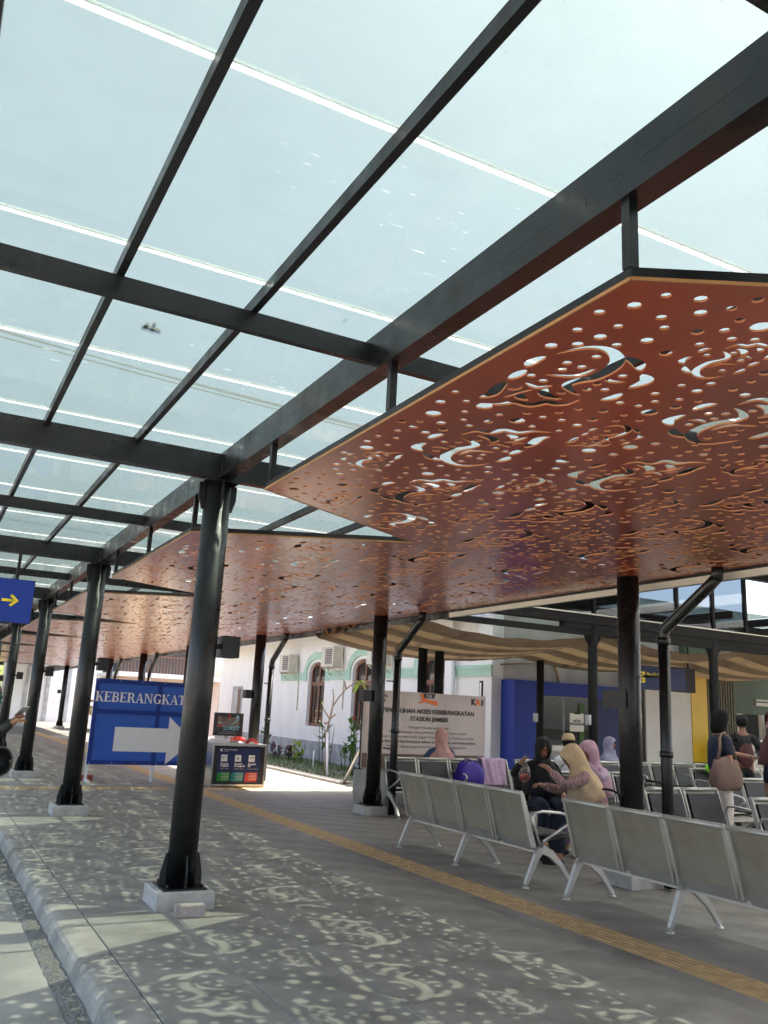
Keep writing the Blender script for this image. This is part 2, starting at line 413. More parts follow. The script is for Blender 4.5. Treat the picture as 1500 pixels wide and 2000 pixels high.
# tactile strip
tp = tag(bpy.data.objects.new('tactile_strip', None), kind='structure'); COL.objects.link(tp)
def tact(bar):
    bm = bm_new(); cbox(bm, .002, .318, .002, .298, -.03, .002, .003)
    if bar:
        for k in range(5): cbox(bm, .03+.056*k, .055+.056*k, .012, .288, .001, .008, .003)
    else:
        for a in range(5):
            for b_ in range(5): cbox(bm, .03+.056*a, .055+.056*a, .022+.056*b_, .047+.056*b_, .001, .008, .004)
    return to_mesh('tactile_tile', bm, 'tactile')
tb, td = tact(True), tact(False)
for k in range(-4, 130):
    o = link('tactile_tile', td if k in (51, 52) else tb, tp); o.location = (STRIP[0], .3*k, 0)
for k in range(26):
    x = 1.3 + .32*k
    if STRIP[0]-.2 < x + .16 < STRIP[1]+.1: continue
    o = link('tactile_tile', tb, tp); o.location = (x + .3, 15.35, .0015); o.rotation_euler = (0,0,R(90))

# ------------------------------------------------------------------ carved ceiling panels
STROKES = [
 ([(-0.019,-0.243),(0.052,-0.283),(0.103,-0.275),(0.146,-0.232),(0.226,-0.246),(0.281,-0.182),(0.368,-0.181),(0.457,-0.131)],.050),
 ([(-0.213,-0.232),(-0.158,-0.278),(-0.096,-0.292)],.050),
 ([(-0.247,-0.188),(-0.341,-0.127),(-0.337,-0.039)],.056),
 ([(-0.334,-0.012),(-0.342,0.082),(-0.300,0.17)],.052),
 ([(-0.032,-0.211),(-0.005,-0.137),(-0.003,-0.058),(-0.062,-0.025),(-0.141,-0.011),(-0.233,0.067),(-0.273,0.154),(-0.257,0.257),(-0.177,0.308),(-0.044,0.29)],.060),
 ([(0.061,-0.218),(0.109,-0.164),(0.12,-0.106),(0.088,-0.062)],.052),
 ([(0.053,-0.035),(0.129,-0.036),(0.162,0.041)],.032),
 ([(0.214,-0.178),(0.240,-0.122),(0.212,-0.085)],.046),
 ([(0.155,-0.054),(0.227,-0.06),(0.314,-0.108)],.030),
 ([(0.187,-0.005),(0.228,-0.024),(0.263,-0.004)],.022),
 ([(0.426,-0.069),(0.358,-0.05),(0.291,0.027),(0.236,0.075)],.058),
 ([(0.221,0.095),(0.166,0.135),(0.112,0.178)],.050),
 ([(0.105,0.2),(0.063,0.248),(-0.008,0.284)],.050),
 ([(-0.172,0.087),(-0.066,0.035),(0.057,0.1)],.032),
 ([(-0.255,-0.106),(-0.197,-0.079),(-0.182,-0.03)],.030)]
DOTS = [(-0.149,-0.166),(-0.075,-0.138),(-0.133,-0.085),(0.044,-0.136),(-0.116,0.122),(-0.032,0.124),(-0.07,0.186),(-0.197,0.204),(-0.256,-0.036),(0.081,0.031),(0.112,0.106)]
def catmull(p, n):
    out = []
    P_ = [p[0]] + list(p) + [p[-1]]
    for i in range(1, len(P_)-2):
        for k in range(n):
            t = k/n; a, b, c, d = (Vector((*q, 0)) for q in P_[i-1:i+3])
            out.append(.5*((2*b) + (c-a)*t + (2*a-5*b+4*c-d)*t*t + (3*b-a-3*c+d)*t**3))
    out.append(Vector((*p[-1], 0)))
    return out
def stroke_poly(p, wd, n):
    c = catmull(p, n); L = len(c); a = []; b = []
    for i, q in enumerate(c):
        t = (c[min(i+1,L-1)] - c[max(i-1,0)]).normalized(); nrm = Vector((-t.y, t.x, 0))
        wv = wd*.5*(math.sin(math.pi*i/(L-1))**.72) if 0 < i < L-1 else 0
        if i in (0, L-1): a.append(q); continue
        a.append(q + nrm*wv); b.append(q - nrm*wv)
    return a + b[::-1]
U = Vector((.57, -.82, 0)).normalized(); V = Vector((-U.y, U.x, 0))
# one bay: trapezoid; the notch between two bays opens towards the kerb
XL, XR = 1.93, 6.58; APX = 3.68
y0 = -S/2; y1 = S/2
NH = .93                                   # half width of the notch at the kerb side
outline = [(XL, y0+NH), (APX, y0+.004), (XR, y0+.004), (XR, y1-.004), (APX, y1-.004), (XL, y1-NH)]
def inside(x, y, mg):
    if x < XL+mg or x > XR-mg: return False
    t = max(0, (APX - x)/(APX-XL)) * NH
    return y0 + t + mg*1.25 < y < y1 - t - mg*1.25
holes = []; occupied = []
def motif(cx, cy, sc, flip, n):
    f = -1 if flip else 1
    g = lambda q: (cx + (U.x*q[0] + V.x*q[1])*sc*f, cy + (U.y*q[0] + V.y*q[1])*sc*f)
    for p, wd in STROKES:
        if sc < .6 and wd < .031: continue
        pl = [g(q) for q in stroke_poly(p, wd*(1.15 if sc > .6 else 1.2), n if len(p) > 3 else n)]
        if all(inside(x, y, .03) for x, y in pl): holes.append(pl)
    for d in DOTS:
        if sc < .6 and DOTS.index(d) % 3: continue
        x, y = g(d); rr = .022 if sc > .6 else .017
        if inside(x, y, .05): holes.append([(x + rr*math.cos(a*math.pi/4), y + rr*math.sin(a*math.pi/4)) for a in range(8)])
    occupied.append((cx, cy, .42*sc, f))
rnd = random.Random(3)
for r in range(-9, 10):
    for c_ in range(-7, 8):
        u = c_*1.38 + (.69 if r % 2 else 0); v = r*.80
        p = U*u + V*v + Vector((2.59, .09, 0))
        if inside(p.x, p.y, .04): motif(p.x, p.y, 1.0, r % 4 > 1, 4)
        p2 = U*(u + .69) + V*v + Vector((2.59, .09, 0))
        for dv, du, fl in ((.02, .0, 0),):
            q = p2 + V*dv + U*du
            if inside(q.x, q.y, .1): motif(q.x, q.y, .52, (r + c_ + fl) % 2 == 0, 2)
dots = []
tries = 0
while tries < 26000 and len(dots) < 1000:
    tries += 1
    x = rnd.uniform(XL, XR); y = rnd.uniform(y0, y1)
    if not inside(x, y, .07): continue
    bad = False
    for (ox, oy, rr, f) in occupied:
        d = Vector((x-ox, y-oy, 0)); a = d.dot(U)/(rr*1.18); b = d.dot(V)/(rr*.86)
        if a*a + b*b < 1: bad = True; break
    if bad: continue
    r_ = rnd.choice((.020, .022, .026, .028, .042))
    if any((x-q[0])**2 + (y-q[1])**2 < (.046 + r_ + q[2])**2 for q in dots): continue
    dots.append((x, y, r_)); n = 8 if r_ < .03 else 12
    holes.append([(x + r_*math.cos(2*math.pi*a/n), y + r_*math.sin(2*math.pi*a/n)) for a in range(n)])
def cut_panel():
    vs = [Vector(p) for p in outline]; fs = [list(range(len(outline)))]
    for h in holes:
        if sum(a[0]*b[1] - b[0]*a[1] for a, b in zip(h, list(h[1:]) + [h[0]])) < 0: h = h[::-1]
        k = len(vs); vs += [Vector((p[0], p[1])) for p in h]; fs.append(list(range(k, k+len(h))))
    ov, oe, of, _, _, fo = delaunay_2d_cdt(vs, [], fs, 0, 1e-5)
    bm = bm_new(); TH = .009
    bot = [bm.verts.new((p.x, p.y, 0)) for p in ov]; top = [bm.verts.new((p.x, p.y, TH)) for p in ov]
    edges = {}
    for f, orig in zip(of, fo):
        if 0 in orig and len(orig) == 1:
            bm.faces.new([bot[i] for i in reversed(f)]); bm.faces.new([top[i] for i in f])
            for a, b in zip(f, f[1:] + f[:1]): edges[(a, b)] = 1
    for (a, b) in edges:
        if (b, a) not in edges:
            q = bm.faces.new((bot[a], bot[b], top[b], top[a])); q.material_index = 1
    bmesh.ops.delete(bm, geom=[v for v in bm.verts if not v.link_faces], context='VERTS')
    return to_mesh('carved_board', bm, ['wood', 'wood_edge'], fix=False)
pm = cut_panel()
def hang_frame():
    bm = bm_new()
    o = [Vector((x, y, .0095)) for x, y in outline]
    for i in range(6):
        a, b = o[i], o[(i+1) % 6]; d = (b-a).normalized(); nn = Vector((-d.y, d.x, 0))
        poly(bm, [a + nn*.004, b + nn*.004, b + nn*.044, a + nn*.044], (0, 0, .04))
    for x in (4.6,):
        box(bm, x-.02, x+.02, y0+.95, y1-.95, .0115, .0495)
    for y in (0,):
        box(bm, XL+.05, XR-.05, y-.02, y+.02, .0125, .0485)
    return to_mesh('support_frame', bm, 'black_steel')
hf = hang_frame()
def hang_rods():
    bm = bm_new()
    for y in (y0+NH+.03, 0, y1-NH-.03):
        box(bm, XL+.01, XL+.05, y-.02, y+.02, .06, 3.279-PZ)
    return to_mesh('hanger', bm, 'black_steel')
tr = bm_new()
for (a, b) in ((0, 1), (5, 0), (4, 5)):
    p = Vector((*outline[a], -.003)); q = Vector((*outline[b], -.003)); d = (q-p).normalized(); nn = Vector((-d.y, d.x, 0))
    poly(tr, [p - nn*.004, q - nn*.004, q + nn*.002, p + nn*.002], (0, 0, .013))
trm = to_mesh('edge_trim', tr, 'edge_yellow')
PC0 = LY0 - .35 - S/2                         # centre of the bay nearest the camera in view
names = {0: 'nearest carved red ceiling panel, hanging overhead at upper right', -1: 'carved red ceiling panel behind the nearest one, over the camera', 1: 'second carved red ceiling panel, just beyond the first notch',
         2: 'third carved ceiling panel, tan with reflected light', 3: 'fourth carved ceiling panel along the walkway', 4: 'fifth carved ceiling panel along the walkway', 5: 'sixth carved ceiling panel along the walkway',
         6: 'seventh carved ceiling panel along the walkway', 7: 'farthest carved ceiling panel at the end of the walkway'}
hr = hang_rods()
for k in range(-1, 8):
    t = thing('ceiling_panel', names[k], 'ceiling panel', (0, PC0 + S*k, PZ), 0, 'carved ceiling panels')
    link('carved_board', pm, t); link('support_frame', hf, t); link('edge_trim', trm, t)
    for y in (y0+NH+.03, 0, y1-NH-.03):
        h = bm_new(); box(h, XL+.01, XL+.05, y-.02, y+.02, .06, 3.279-PZ); obj('hanger', h, 'black_steel', t)

# ------------------------------------------------------------------ glazed canopy roof over the walkway
can = thing('canopy_roof', 'black steel canopy roof with clear sheets above the walkway', 'roof', (LX, LY0, 3.28))
YA, YB = -3.95, 62.25
CX0 = -1.5
bm = bm_new()
box(bm, 1.925, 2.035, YA, YB, 3.28, 3.495); obj('main_beam', bm, 'beam_steel', can, True)
bm = bm_new(); box(bm, 1.9243, 1.9249, YA, YB, 3.38, 3.383); obj('weld_line', bm, 'black_steel', can, True)
part('main_beam', 'beam_steel', can, RX-.07, RX+.07, YA, YB, 3.28, 3.47)
part('edge_beam', 'beam_steel', can, CX0-.1, CX0, YA, YB, 3.30, 3.48)
k = -2
while True:
    y = LY0 - 2*S + (S/2)*k + S
    k += 1
    if y > YB: break
    if y < YA: continue
    main = abs(((y - LY0)/S) - round((y - LY0)/S)) < .1
    if 0 < y < 2: y -= .13
    ya_, yb_, za_, zb_ = (y-.14, y-.05, 3.282, 3.494) if main else (y-.16, y-.115, 3.34, 3.45)
    bm = bm_new(); box(bm, CX0+.002, 1.9235, ya_, yb_, za_, zb_); obj('cross_beam', bm, 'beam_steel', can, True)
    bm = bm_new(); box(bm, 2.0365, RX-.072, ya_, yb_, za_, zb_); obj('cross_beam', bm, 'beam_steel', can, True)
for x in (-.80, -.10, .56, 1.24, 3.30, 4.04, 4.72):
    bm = bm_new(); box(bm, x-.019, x+.019, YA, YB, 3.452, 3.5215); obj('purlin', bm, 'black_steel', can, True)
SW = S/4
ys = LY0 - .33
j = -8
sheet_me = {}
while True:
    ya = ys + SW*j; j += 1
    if ya > YB - SW: break
    bm = bm_new()
    box(bm, CX0-.12, 5.28, ya+.012, ya+SW-.012, RZ, RZ+.004)
    obj('roof_sheet', bm, 'roof', can, True)
    bm = bm_new(); box(bm, CX0-.12, 5.28, ya-.019, ya+.019, RZ+.0045, RZ+.011)
    box(bm, CX0-.12, 5.28, ya-.0115, ya+.0115, RZ-.006, RZ+.0044)
    obj('joint_strip', bm, 'joint', can, True)
# gutter tray and flashing along the hall side
part('gutter_tray', 'black_steel', can, 5.285, 7.05, YA, YB, 3.545, 3.58)
part('gutter_side', 'black_steel', can, 6.62, 6.66, YA, YB, 2.86, 3.2)
part('gutter_flashing', 'cream', can, 6.585, 6.618, -3, 10.35, 2.86, 2.925)
# dead leaf, stains lying on the sheets
def debris(x, y, s, lab, seed):
    rd = random.Random(seed); bm = bm_new()
    for q in range(7):
        a = rd.uniform(0, 6.28); c = Vector((x + rd.uniform(-s, s)*.6, y + rd.uniform(-s, s)*.6, RZ+.0145))
        d = Vector((math.cos(a), math.sin(a), 0))*s*rd.uniform(.3,.6); e = Vector((-d.y, d.x, 0))*.5
        poly(bm, [c-d, c-e*.8, c+d*.9, c+e], (0,0,.003))
    tag(obj('dead_leaf', bm, 'dry_leaf'), lab, 'leaf', 'dead leaves on the roof')
debris(.88, 4.6, .075, 'crumpled brown dead leaf on the roof sheet left of centre', 1)
debris(1.75, 3.9, .014, 'tiny dark leaf scrap on the roof sheet near the main beam', 2)
# service cables crossing above the roof
for i, (za, zb, sg) in enumerate(((6.2, 6.0, .25), (6.25, 6.1, .33), (6.15, 6.2, .4))):
    bm = bm_new()
    pts = [(-9 + 22*t, 10.0 + 2.2*t + .03*i, za + (zb-za)*t - sg*4*t*(1-t) + .02*math.sin(9*t+i*2)) for t in [q/30 for q in range(31)]]
    tube(bm, pts, .011, 6); tag(obj('overhead_cable', bm, 'cable'), ['upper strand of the dark cable bundle seen through the roof', 'middle strand of the dark cable bundle seen through the roof', 'lowest strand of the dark cable bundle seen through the roof'][i], 'cable', 'overhead cables')

# ------------------------------------------------------------------ columns
def column(name, label, x, y, ztop, speaker, group, r=.11, blk=(.215, .205, .125), bx=1):
    t = thing(name, label, 'column', (x, y, 0), 0, group)
    bm = bm_new(); cbox(bm, -blk[0], blk[0], -blk[1], blk[1], 0, blk[2], .008); obj('concrete_footing', bm, 'concrete', t)
    z0 = blk[2]
    part('base_plate', 'black_steel', t, -.165, .165, -.165, .165, z0+.0005, z0+.014, world=False)
    bm = bm_new(); tube(bm, [(0,0,z0+.012), (0,0,ztop-.012)], r, 36); obj('shaft', bm, 'black_steel', t)
    part('cap_plate', 'black_steel', t, -.14, .14, -.14, .14, ztop-.0125, ztop-.0005, world=False)
    for a in range(4):
        rot = Matrix.Rotation(a*math.pi/2, 3, 'Z')
        bm = bm_new(); poly(bm, [rot @ Vector(p) for p in ((r-.004,-.006,z0+.0145),(r+.052,-.006,z0+.0145),(r+.05,-.006,z0+.10),(r+.018,-.006,z0+.24),(r-.004,-.006,z0+.24))], rot @ Vector((0,.012,0))); obj('base_fin', bm, 'black_steel', t)
        bm = bm_new(); poly(bm, [rot @ Vector(p) for p in ((r-.004,-.006,ztop-.013),(r+.052,-.006,ztop-.013),(r+.05,-.006,ztop-.14),(r+.02,-.006,ztop-.24),(r-.004,-.006,ztop-.24))], rot @ Vector((0,.012,0))); obj('top_fin', bm, 'black_steel', t)
        bm = bm_new(); q = rot @ Vector((.13,.13,0)); tube(bm, [(q.x,q.y,z0+.0145),(q.x,q.y,z0+.04)], .011, 6); obj('bolt', bm, 'black_steel', t)
    if speaker:
        z = speaker; sx = bx
        sp = part('speaker_box', 'pad', t, *( (r+.03, r+.17) if sx > 0 else (-r-.17, -r-.03)), -.09, .09, z-.085, z+.085, world=False)
        xa = (r-.02, r+.0295) if sx > 0 else (-r-.0295, -r+.02)
        obj('bracket', B(*xa, -.02, .02, z-.02, z+.02), 'black_steel', sp)
    return t
lab = ['nearest black round column at the kerb, left of centre', 'second black kerb-side column, left of the blue arrow sign', 'third black kerb-side column, behind the hanging helmet', 'fourth kerb-side column, cut by the left edge of the picture']
for k in range(-1, 5):
    column('kerb_column', lab[k] if 0 <= k < 4 else ('kerb-side column behind the camera' if k < 0 else 'farthest kerb-side column'), LX, LY0 + S*k - (.35 if k < 0 else 0), 3.28, 1.93, 'columns along the kerb', bx=1)
lab = ['black hall-side column in front of the seated woman in beige', 'black hall-side column left of the pink announcement banner', 'black hall-side column behind the waste bin', 'hall-side column just above the blue arrow sign', 'second hall-side column left of the blue arrow sign top', 'hall-side column right of the sand heap', 'hall-side column left of the sand heap', 'hall-side column far down the walkway']
for k in range(0, 8):
    column('hall_column', lab[k], RX, RY0 + S*k, 3.28, 1.72, 'columns along the hall side', bx=-1)
# downpipes
def downpipe(k, label):
    x = RX + .17; y = RY0 + S*k - .30
    t = thing('downpipe', label, 'pipe', (x, y, 0), 0, 'rainwater downpipes')
    bm = bm_new(); tube(bm, [(0,0,.02),(0,0,2.30)], .056, 14); tube(bm, [(0,0,2.30),(0,0,2.36),(0,-.02,2.42),(0,-.60,2.80),(0,-.68,2.86)], .056, 14); tube(bm, [(0,-.68,2.84),(0,-.69,2.96)], .056, 14)
    obj('pipe', bm, 'black_steel', t)
    for z in (2.30, 1.22):
        bm = bm_new(); tube(bm, [(0,0,z-.03),(0,0,z+.03)], .064, 14); obj('collar', bm, 'black_steel', t)
    for z in (1.95, .95):
        bm = bm_new(); tube(bm, [(0,0,z),(-.06,.22,z+.01)], .012, 6); obj('bracket', bm, 'black_steel', t)
for k in range(0, 7):
    downpipe(k, ['thick black downpipe right of the woman in beige', 'bent black downpipe in front of the pink announcement banner', 'bent black downpipe behind the waste bin', 'bent downpipe just above the right half of the blue arrow sign', 'bent downpipe above the left half of the blue arrow sign', 'bent downpipe right of the sand heap', 'bent downpipe far down the walkway'][k])

# ------------------------------------------------------------------ white station building
XW = 10.8; YC = 15.2; YE = 34.0
st = thing('station_building', 'long white station wall with arched windows and green trim', 'building', (XW, YC, 0))
WIN = [24.45, 21.33, 17.55]
WW = .62
def wall_with_windows():
    """wall face at x = XW split into rectangles so each window is a real opening"""
    bm = bm_new(); ys = [YC]
    for c in sorted(WIN): ys += [c-WW, c+WW]
    ys.append(YE)
    for i in range(0, len(ys), 2): box(bm, XW, XW+.3, ys[i], ys[i+1], 0, 3.9)
    for c in WIN:
        box(bm, XW, XW+.3, c-WW, c+WW, 0, .98)
        # arched head
        n = 10; arc = [(c-WW + 2*WW*q/n) for q in range(n+1)]
        pts = [(XW, y, 2.62 + .30*math.sqrt(max(0, 1-((y-c)/WW)**2))) for y in arc] + [(XW, c+WW, 3.9), (XW, c-WW, 3.9)]
        poly(bm, pts, (.3, 0, 0))
    return bm
obj('wall', wall_with_windows(), 'white_wall', st, True)
part('plinth', 'plinth', st, XW-.05, XW-.002, YC+.05, YE, -.02, .55)
for c in WIN:
    wd = obj('window', B(XW+.10, XW+.16, c-WW+.001, c+WW-.001, .981, 1.06), 'brown_wood', st, True)
    def wp(*a): obj('frame_bar', B(*a), 'brown_wood', wd)
    wp(XW+.10, XW+.16, c-WW+.001, c-WW+.085, 1.061, 2.66); wp(XW+.10, XW+.16, c+WW-.085, c+WW-.001, 1.061, 2.66)
    wp(XW+.102, XW+.158, c-.04, c+.04, 1.061, 2.86); wp(XW+.095, XW+.165, c-WW+.086, c+WW-.086, 2.20, 2.32)
    for s in (-1, 1):
        wp(XW+.104, XW+.156, c+s*.31-.018, c+s*.31+.018, 1.061, 2.199)
    bm = bm_new(); n = 10
    up = [Vector((XW+.101, c-WW+2*WW*q/n, 2.62 + .299*math.sqrt(max(0, 1-((2*q/n-1))**2)))) for q in range(n+1)]
    for a, b in zip(up, up[1:]):
        poly(bm, [a, b, b - Vector((0,0,.085)), a - Vector((0,0,.085))], (.058, 0, 0))
    obj('arch_bar', bm, 'brown_wood', wd)
    for s in (-1, 1):
        obj('pane', B(XW+.128, XW+.132, min(c+s*.04, c+s*(WW-.085)), max(c+s*.04, c+s*(WW-.085)), 1.06, 2.199), 'glass', wd)
    obj('pane', B(XW+.128, XW+.132, c-WW+.09, c+WW-.09, 2.321, 2.88), 'glass', wd)
    obj('blind', B(XW+.22, XW+.23, c-WW, c+WW, 1.75, 2.15), 'blind_yellow', wd)
    obj('room_wall', B(XW+.55, XW+.56, c-1.2, c+1.2, .9, 3), 'curtain', wd)
    # green arched moulding
    bm = bm_new(); n = 12; ro, ri = WW+.30, WW+.10
    def arcp(rad, q, k): 
        a = math.pi*q/n; return Vector((XW-.05, c - rad*math.cos(a), 2.60 + k*math.sin(a)))
    for q in range(n):
        poly(bm, [arcp(ro,q,.62), arcp(ro,q+1,.62), arcp(ri,q+1,.40), arcp(ri,q,.40)], (.051, 0, 0))
    for s in (-1, 1):
        ya, yb = sorted((c+s*ri, c+s*ro)); box(bm, XW-.05, XW+.001, ya, yb, 2.34, 2.599)
    obj('arch_trim', bm, 'green_trim', st, True)
ed = [YC-.04] + sum([[c-WW-.302, c+WW+.302] for c in sorted(WIN)], []) + [27.3]
for i in range(0, len(ed), 2):
    bm = bm_new(); box(bm, XW-.045, XW+.001, ed[i], ed[i+1], 2.36, 2.60); box(bm, XW-.065, XW-.0455, ed[i], ed[i+1], 2.52, 2.60); obj('green_band', bm, 'green_trim', st, True)
part('pilaster', 'white_wall', st, XW-.06, XW-.001, 16.7, 17.0, .55, 3.85)
bm = bm_new(); tube(bm, [(XW-.11, 16.55, .2), (XW-.11, 16.55, 3.7)], .05, 10); obj('rain_pipe', bm, 'white_metal', st, True)
part('soffit', 'white_wall', st, 9.75, XW+.3, YC+.4, YE+.5, 3.62, 3.70)
part('fascia', 'cream', st, 9.70, 9.749, YC+.4, YE+.5, 3.58, 3.84)
bm = bm_new(); poly(bm, [(9.6, YC+.4, 3.80), (14.5, YC+.4, 4.3), (14.5, YC+.4, 4.4), (9.6, YC+.4, 3.9)], (0, YE-YC, 0)); obj('roof', bm, 'brickred', st, True)
dr = part('door', 'plinth', st, XW-.03, XW-.001, 31.2, 32.3, 0, 2.2)
obj('door_leaf', B(XW-.045, XW-.0305, 31.3, 31.6, .1, 2.1), 'c_brown', dr)
part('notice_box', 'dark', st, XW-.03, XW-.001, 15.52, 15.62, 1.72, 2.26)
part('notice_face', 'white_wall', st, XW-.034, XW-.0305, 15.54, 15.60, 1.76, 2.22)
# air conditioners on the wall
for i, (y, z) in enumerate(((26.3, 2.62), (22.95, 2.72), (20.0, 2.72))):
    t = thing('air_conditioner', ['left air conditioner unit, left of the first arched window', 'middle air conditioner unit, between the first two arched windows', 'right air conditioner unit, behind the hall column'][i], 'air conditioner', (XW-.2, y, z), 0, 'wall air conditioners')
    part('casing', 'cream', t, -.17, .13, -.42, .42, 0, .56, world=False)
    for q in range(7): part('grille_slat', 'plinth', t, -.185, -.1702, -.32, .12, .08+.06*q, .105+.06*q, world=False)
    part('fan_opening', 'c_brown', t, -.176, -.1705, -.33, .13, .06, .5, world=False)
    part('bracket', 'cream', t, -.15, .199, -.36, -.32, -.05, -.001, world=False); part('bracket', 'cream', t, -.15, .199, .32, .36, -.05, -.001, world=False)
    for s in (-.34, .34):
        bm = bm_new(); tube(bm, [(-.13, s, -.05), (.19, s, -.26)], .014, 6); obj('strut', bm, 'cream', t)
    bm = bm_new(); tube(bm, [(.1, -.43, .3), (.08, -.5, .25), (.1, -.52, .0), (.17, -.5, -.3), (.19, -.48, -1.2)], .02, 6); obj('refrigerant_pipe', bm, 'cream', t)

# ------------------------------------------------------------------ garden strip
bm = bm_new(); box(bm, 8.2, 10.74, 16.6, 27.5, -.17, -.03); struct('garden_soil', bm, 'sand')
def grass(n, x0, x1, ya, yb, z, h):
    bm = bm_new()
    for _ in range(n):
        x = random.uniform(x0, x1); y = random.uniform(ya, yb); a = random.uniform(0, 6.28); hh = h*random.uniform(.5, 1.2)
        d = Vector((math.cos(a), math.sin(a), 0))*.009; ln = Vector((random.uniform(-.05,.05), random.uniform(-.05,.05), hh))
        p = Vector((x, y, z)); bm.faces.new([bm.verts.new(q) for q in (p-d, p+d, p+ln)])
    return bm
tag(obj('grass', grass(9000, 8.25, 10.7, 16.75, 27, -.03, .10), 'grass', fix=False), 'short lawn grass in the garden strip by the white wall', 'grass', kind='stuff')
bm = bm_new(); cbox(bm, 7.95, 8.18, 16.5, 27.5, -.17, .06, .01); cbox(bm, 8.181, 9.9, 16.45, 16.59, -.17, .06, .01); tag(obj('garden_kerb', bm, 'concrete'), 'low pale concrete kerb edging the garden', 'kerb')
def leaf(bm, p, d, L, wd, droop=.3, fold=.15):
    d = Vector(d).normalized(); u, v = frame_of(d)
    if abs(u.z) > abs(v.z): u, v = v, u
    pr = None
    for i in range(6):
        t = i/5; c = Vector(p) + d*L*t - Vector((0,0,droop*L*t*t)); ww = wd*math.sin(math.pi*min(.98, .08+t*.92))**.7 if i < 5 else .001
        row = [bm.verts.new(c - u*ww + Vector((0,0,fold*ww))), bm.verts.new(c), bm.verts.new(c + u*ww + Vector((0,0,fold*ww)))]
        if pr:
            for k in range(2): bm.faces.new((pr[k], pr[k+1], row[k+1], row[k])).smooth = True
        pr = row
def plant(x, y, h, n, label, lm='leaf', flower=None, group='broad-leaved garden plants'):
    t = thing('garden_plant', label, 'plant', (x, y, -.03), 0, group)
    rd = random.Random(int(x*100+y*10))
    for s in range(max(2, n//4)):
        bx_, by_ = rd.uniform(-.12,.12), rd.uniform(-.12,.12)
        bm = bm_new(); tube(bm, [(bx_,by_,0),(bx_*1.4,by_*1.4,h*.5),(bx_*1.8+rd.uniform(-.04,.04),by_*1.8,h*.95)], [.012,.01,.006], 6); obj('stem', bm, 'leaf', t)
    for q in range(n):
        a = rd.uniform(0, 6.28); z = h*rd.uniform(.25, .95); bm = bm_new()
        leaf(bm, (rd.uniform(-.12,.12), rd.uniform(-.12,.12), z), (math.cos(a), math.sin(a), rd.uniform(.5,1.6)), rd.uniform(.28,.5)*min(1, h/.9+.2), rd.uniform(.03,.055), .35)
        obj('leaf', bm, lm, t, fix=False)
    if flower:
        bm = bm_new()
        for q in range(4): leaf(bm, (0,0,h*.98), (math.cos(q*1.6), math.sin(q*1.6), .9), .12, .025, .1)
        obj('flower', bm, flower, t, fix=False)
plant(9.9, 21.6, 1.15, 22, 'tall heliconia with an orange flower under the first arched window', flower='orange_print')
plant(9.3, 18.7, 1.35, 22, 'tall heliconia with a red flower behind the sapling', flower='red_print')
plant(9.6, 25.3, .8, 18, 'leafy green plant at the right of the bin')
plant(9.8, 23.2, .55, 22, 'low bright yellow-green shrub on the lawn', 'leaf_y')
plant(9.7, 24.6, .4, 26, 'low purple-leaved shrub by the wall', 'leaf_p')
plant(9.9, 24.0, .4, 26, 'low purple-leaved shrub beside the yellow-green one', 'leaf_p')
plant(9.5, 17.3, .6, 16, 'small spiky plant at the foot of the pink banner')
plant(9.9, 20.2, .7, 16, 'leafy plant between the two garden stakes')
# frangipani sapling with stakes
fx, fy = 8.85, 19.2
t = thing('frangipani_sapling', 'thin bare frangipani sapling with one tuft of yellow-green leaves', 'tree', (fx, fy, -.03))
bm = bm_new()
tube(bm, [(0,0,0),(.02,.0,.5),(-.02,.02,.9),(.03,-.04,1.3),(.06,-.1,1.6)], [.035,.03,.027,.024,.02], 8)
br = [[(.06,-.1,1.6),(.16,-.25,1.85),(.22,-.45,2.02)],[(.22,-.45,2.02),(.3,-.75,2.18),(.32,-.95,2.2)],[(.03,-.04,1.3),(-.02,.2,1.5),(-.05,.28,1.65)],[(.06,-.1,1.6),(.12,-.0,1.8),(.13,.06,1.95)],[(.22,-.45,2.02),(.15,-.5,2.2)],[(.32,-.95,2.2),(.3,-1.1,2.12)],[(.03,-.04,1.3),(.1,-.2,1.42)]]
for b in br: tube(bm, b, [.02,.015,.010][:len(b)], 7)
obj('trunk', bm, 'bark', t)
for q in range(7):
    a = q*.95; bm = bm_new(); leaf(bm, (.32,-.97,2.2), (math.cos(a), math.sin(a), .25 if q % 2 else -.7), .30, .045, .4); obj('leaf', bm, 'leaf_y', t, fix=False)
for q, p in enumerate(((-.05,.28,1.65),(.13,.06,1.95),(.3,-1.1,2.12))):
    bm = bm_new(); leaf(bm, p, (.3-q*.3, .4, .5), .13, .025, .3); obj('leaf', bm, 'leaf_y', t, fix=False)
bm = bm_new(); tube(bm, [(8.55, 18.4, -.03), (8.84, 19.15, .95)], .03, 8); tag(obj('wooden_stake', bm, 'white_metal'), 'short pale wooden stake leaning against the sapling', 'stake')
bm = bm_new(); tube(bm, [(8.05, 16.52, .0), (8.55, 16.0, 1.55)], .032, 8); tag(obj('metal_prop', bm, 'steel'), 'long grey prop leaning up towards the banner', 'prop')
bm = bm_new(); tube(bm, [(9.2, 20.7, -.03), (9.2, 20.7, .45)], .02, 8); tag(obj('garden_stake', bm, 'white_metal'), 'small upright white stake in the lawn', 'stake')

